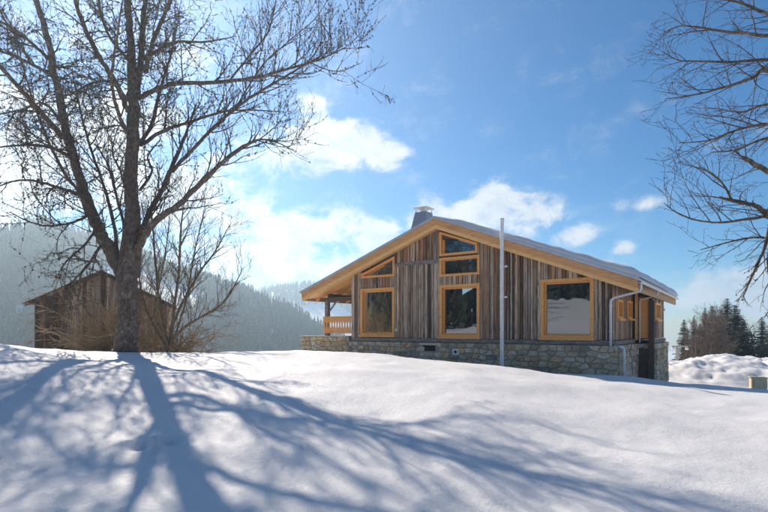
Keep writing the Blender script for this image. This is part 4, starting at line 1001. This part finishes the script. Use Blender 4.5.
def bare(px, top_y, dist, seed, label, wmul=1.0):
    dist *= 0.70
    x, y = (px - CX) / F_PX * dist, dist; zg = gz(x, y); h = CZ - (top_y - HY) / F_PX * dist - zg
    r = random.Random(seed); root = empty('brown_tree', (x, y, zg)); tw = Twigs(seed)
    sp = dict(segs=[0, 6, 4, 3], sides=[0, 4, 3, 3], wig=0.14, rmin=0.010, dens=[8.0, 4.0, 3.2], len=[h * 0.30 * wmul, h * 0.15, h * 0.08], rad=[0.04, 0.02, 0.013], fwd=0.7, up=0.7, grav=0.03, start=0.12)
    pts = [Vector((r.uniform(-.1, .1) * i * .4, r.uniform(-.1, .1) * i * .4, -0.5 + (h * 0.9 + .5) * i / 8)) for i in range(9)]; rad = [0.2 * (1 - 0.9 * i / 8) for i in range(9)]
    MB().tube(pts, rad, 7).build('trunk', M['brown_twig'], root); tw.sprout(pts, rad, 0, sp, h, 0, 0.1); tag(tw.mb.build('crown', M['brown_twig'], root), kind='stuff')
    return tag(root, label, 'tree', 'brown bare trees among the spruces')
bare(701, 312, 82, 51, 'brown bare tree with fine upswept twigs among the slim spruces')
bare(716, 308, 80, 52, 'brown bare tree in front of the tallest spruce')
bare(709, 318, 78, 53, 'lower brown bare tree between the two taller brown ones', 1.2)
bare(688, 326, 86, 54, 'short brown bare tree behind the lamp post')
bare(722, 316, 77, 56, 'brown bare tree leaning on the dense spruces')
bare(695, 322, 80, 57, 'thin brown bare tree before the slim spruces')
bare(751, 326, 86, 55, 'brown bare tree in the gap of the spruce row')

# ------------------------------------------------------------------ far wood on the hill
def fir_cloud(n, sampler, seed, hmin, hmax):
    r = random.Random(seed); V = []; Fc = []; pts = []
    while len(pts) < n:
        p_ = sampler(r)
        if p_: pts.append(p_)
    xy = np.array(pts); zz = ground(xy[:, 0], xy[:, 1])
    for (x, y), z in zip(pts, zz):
        h = r.uniform(hmin, hmax); rb = h * r.uniform(0.15, 0.21); o = 0
        for tier in range(4):
            zb0 = z - 1 + h * (0.06 + 0.23 * tier); zt = z - 1 + h * min(1.0, 0.42 + 0.2 * tier); rr = rb * (1 - 0.23 * tier); o = len(V); a0 = r.random() * 6.28
            for k in range(7):
                a = a0 + k * 0.8976; q = rr * r.uniform(0.65, 1.2); V.append((x + math.cos(a) * q, y + math.sin(a) * q, zb0 + r.uniform(-.03, .03) * h))
            V.append((x, y, zt)); Fc += [(o + k, o + (k + 1) % 7, o + 7) for k in range(7)]
    m_ = MB(); m_.v = V; m_.f = Fc; return m_
def hill_sampler(r):
    px_ = r.uniform(-420, 400); az = math.atan((px_ - CX) / F_PX); rr = 150 + (RIDGE_R + 25 - 150) * r.random() ** 0.8
    x, y = rr * math.sin(az), rr * math.cos(az)
    c = mnoise.noise((x * 0.012, y * 0.012, 0.4))
    if c > 0.33: return None
    return (x, y)
tag(fir_cloud(15000, hill_sampler, 61, 6, 16).build('hill_wood', M['forest']), 'dense conifer wood covering the hazy hillside across the valley', 'wood', kind='stuff')
def ridge_sampler(r):
    px_ = r.uniform(150, 460); az = math.atan((px_ - CX) / F_PX); rr = r.uniform(840, 970); return (rr * math.sin(az), rr * math.cos(az))
tag(fir_cloud(1500, ridge_sampler, 62, 11, 17).build('far_ridge_wood', M['forest']), 'pale far wood on the distant ridge behind the wooded hillside', 'wood', kind='stuff')
def back_sampler(r):
    x, y = r.uniform(-150, -34), r.uniform(-115, 26)
    t_ = (x - 7.5) * -0.775 + (y - 20.5) * -0.632; off = (x - 7.5) * 0.632 - (y - 20.5) * 0.775      # unseen gap in the trees, shaped so the right window mirrors bright snow
    if (t_ < 112 and (-24 if t_ < 55 else -14) < off < 6 + 0.05 * t_) or mnoise.noise((x * 0.03, y * 0.03, 2.0)) > 0.34: return None
    return (x, y)
tag(fir_cloud(900, back_sampler, 63, 7, 14).build('slope_wood', M['forest']), 'conifer wood on the slope opposite the chalet, mirrored in its panes', 'wood', kind='stuff')

# ------------------------------------------------------------------ the hazy air of the valley
hz_box = MB().box((-1480, -1480, -110), (1480, 1480, 128)).build('haze', None)
hm = bpy.data.materials.new('haze'); hm.use_nodes = True; ht = NT(hm.node_tree)
pv = ht.n('ShaderNodeVolumePrincipled', {'Color': (0.64, 0.84, 1.0, 1), 'Density': 0.00070, 'Anisotropy': 0.64})
ht.n('ShaderNodeOutputMaterial', {'Volume': pv.outputs[0]}); hz_box.data.materials.append(hm)
tag(hz_box, 'thin bluish haze filling the valley air', 'haze', kind='stuff')
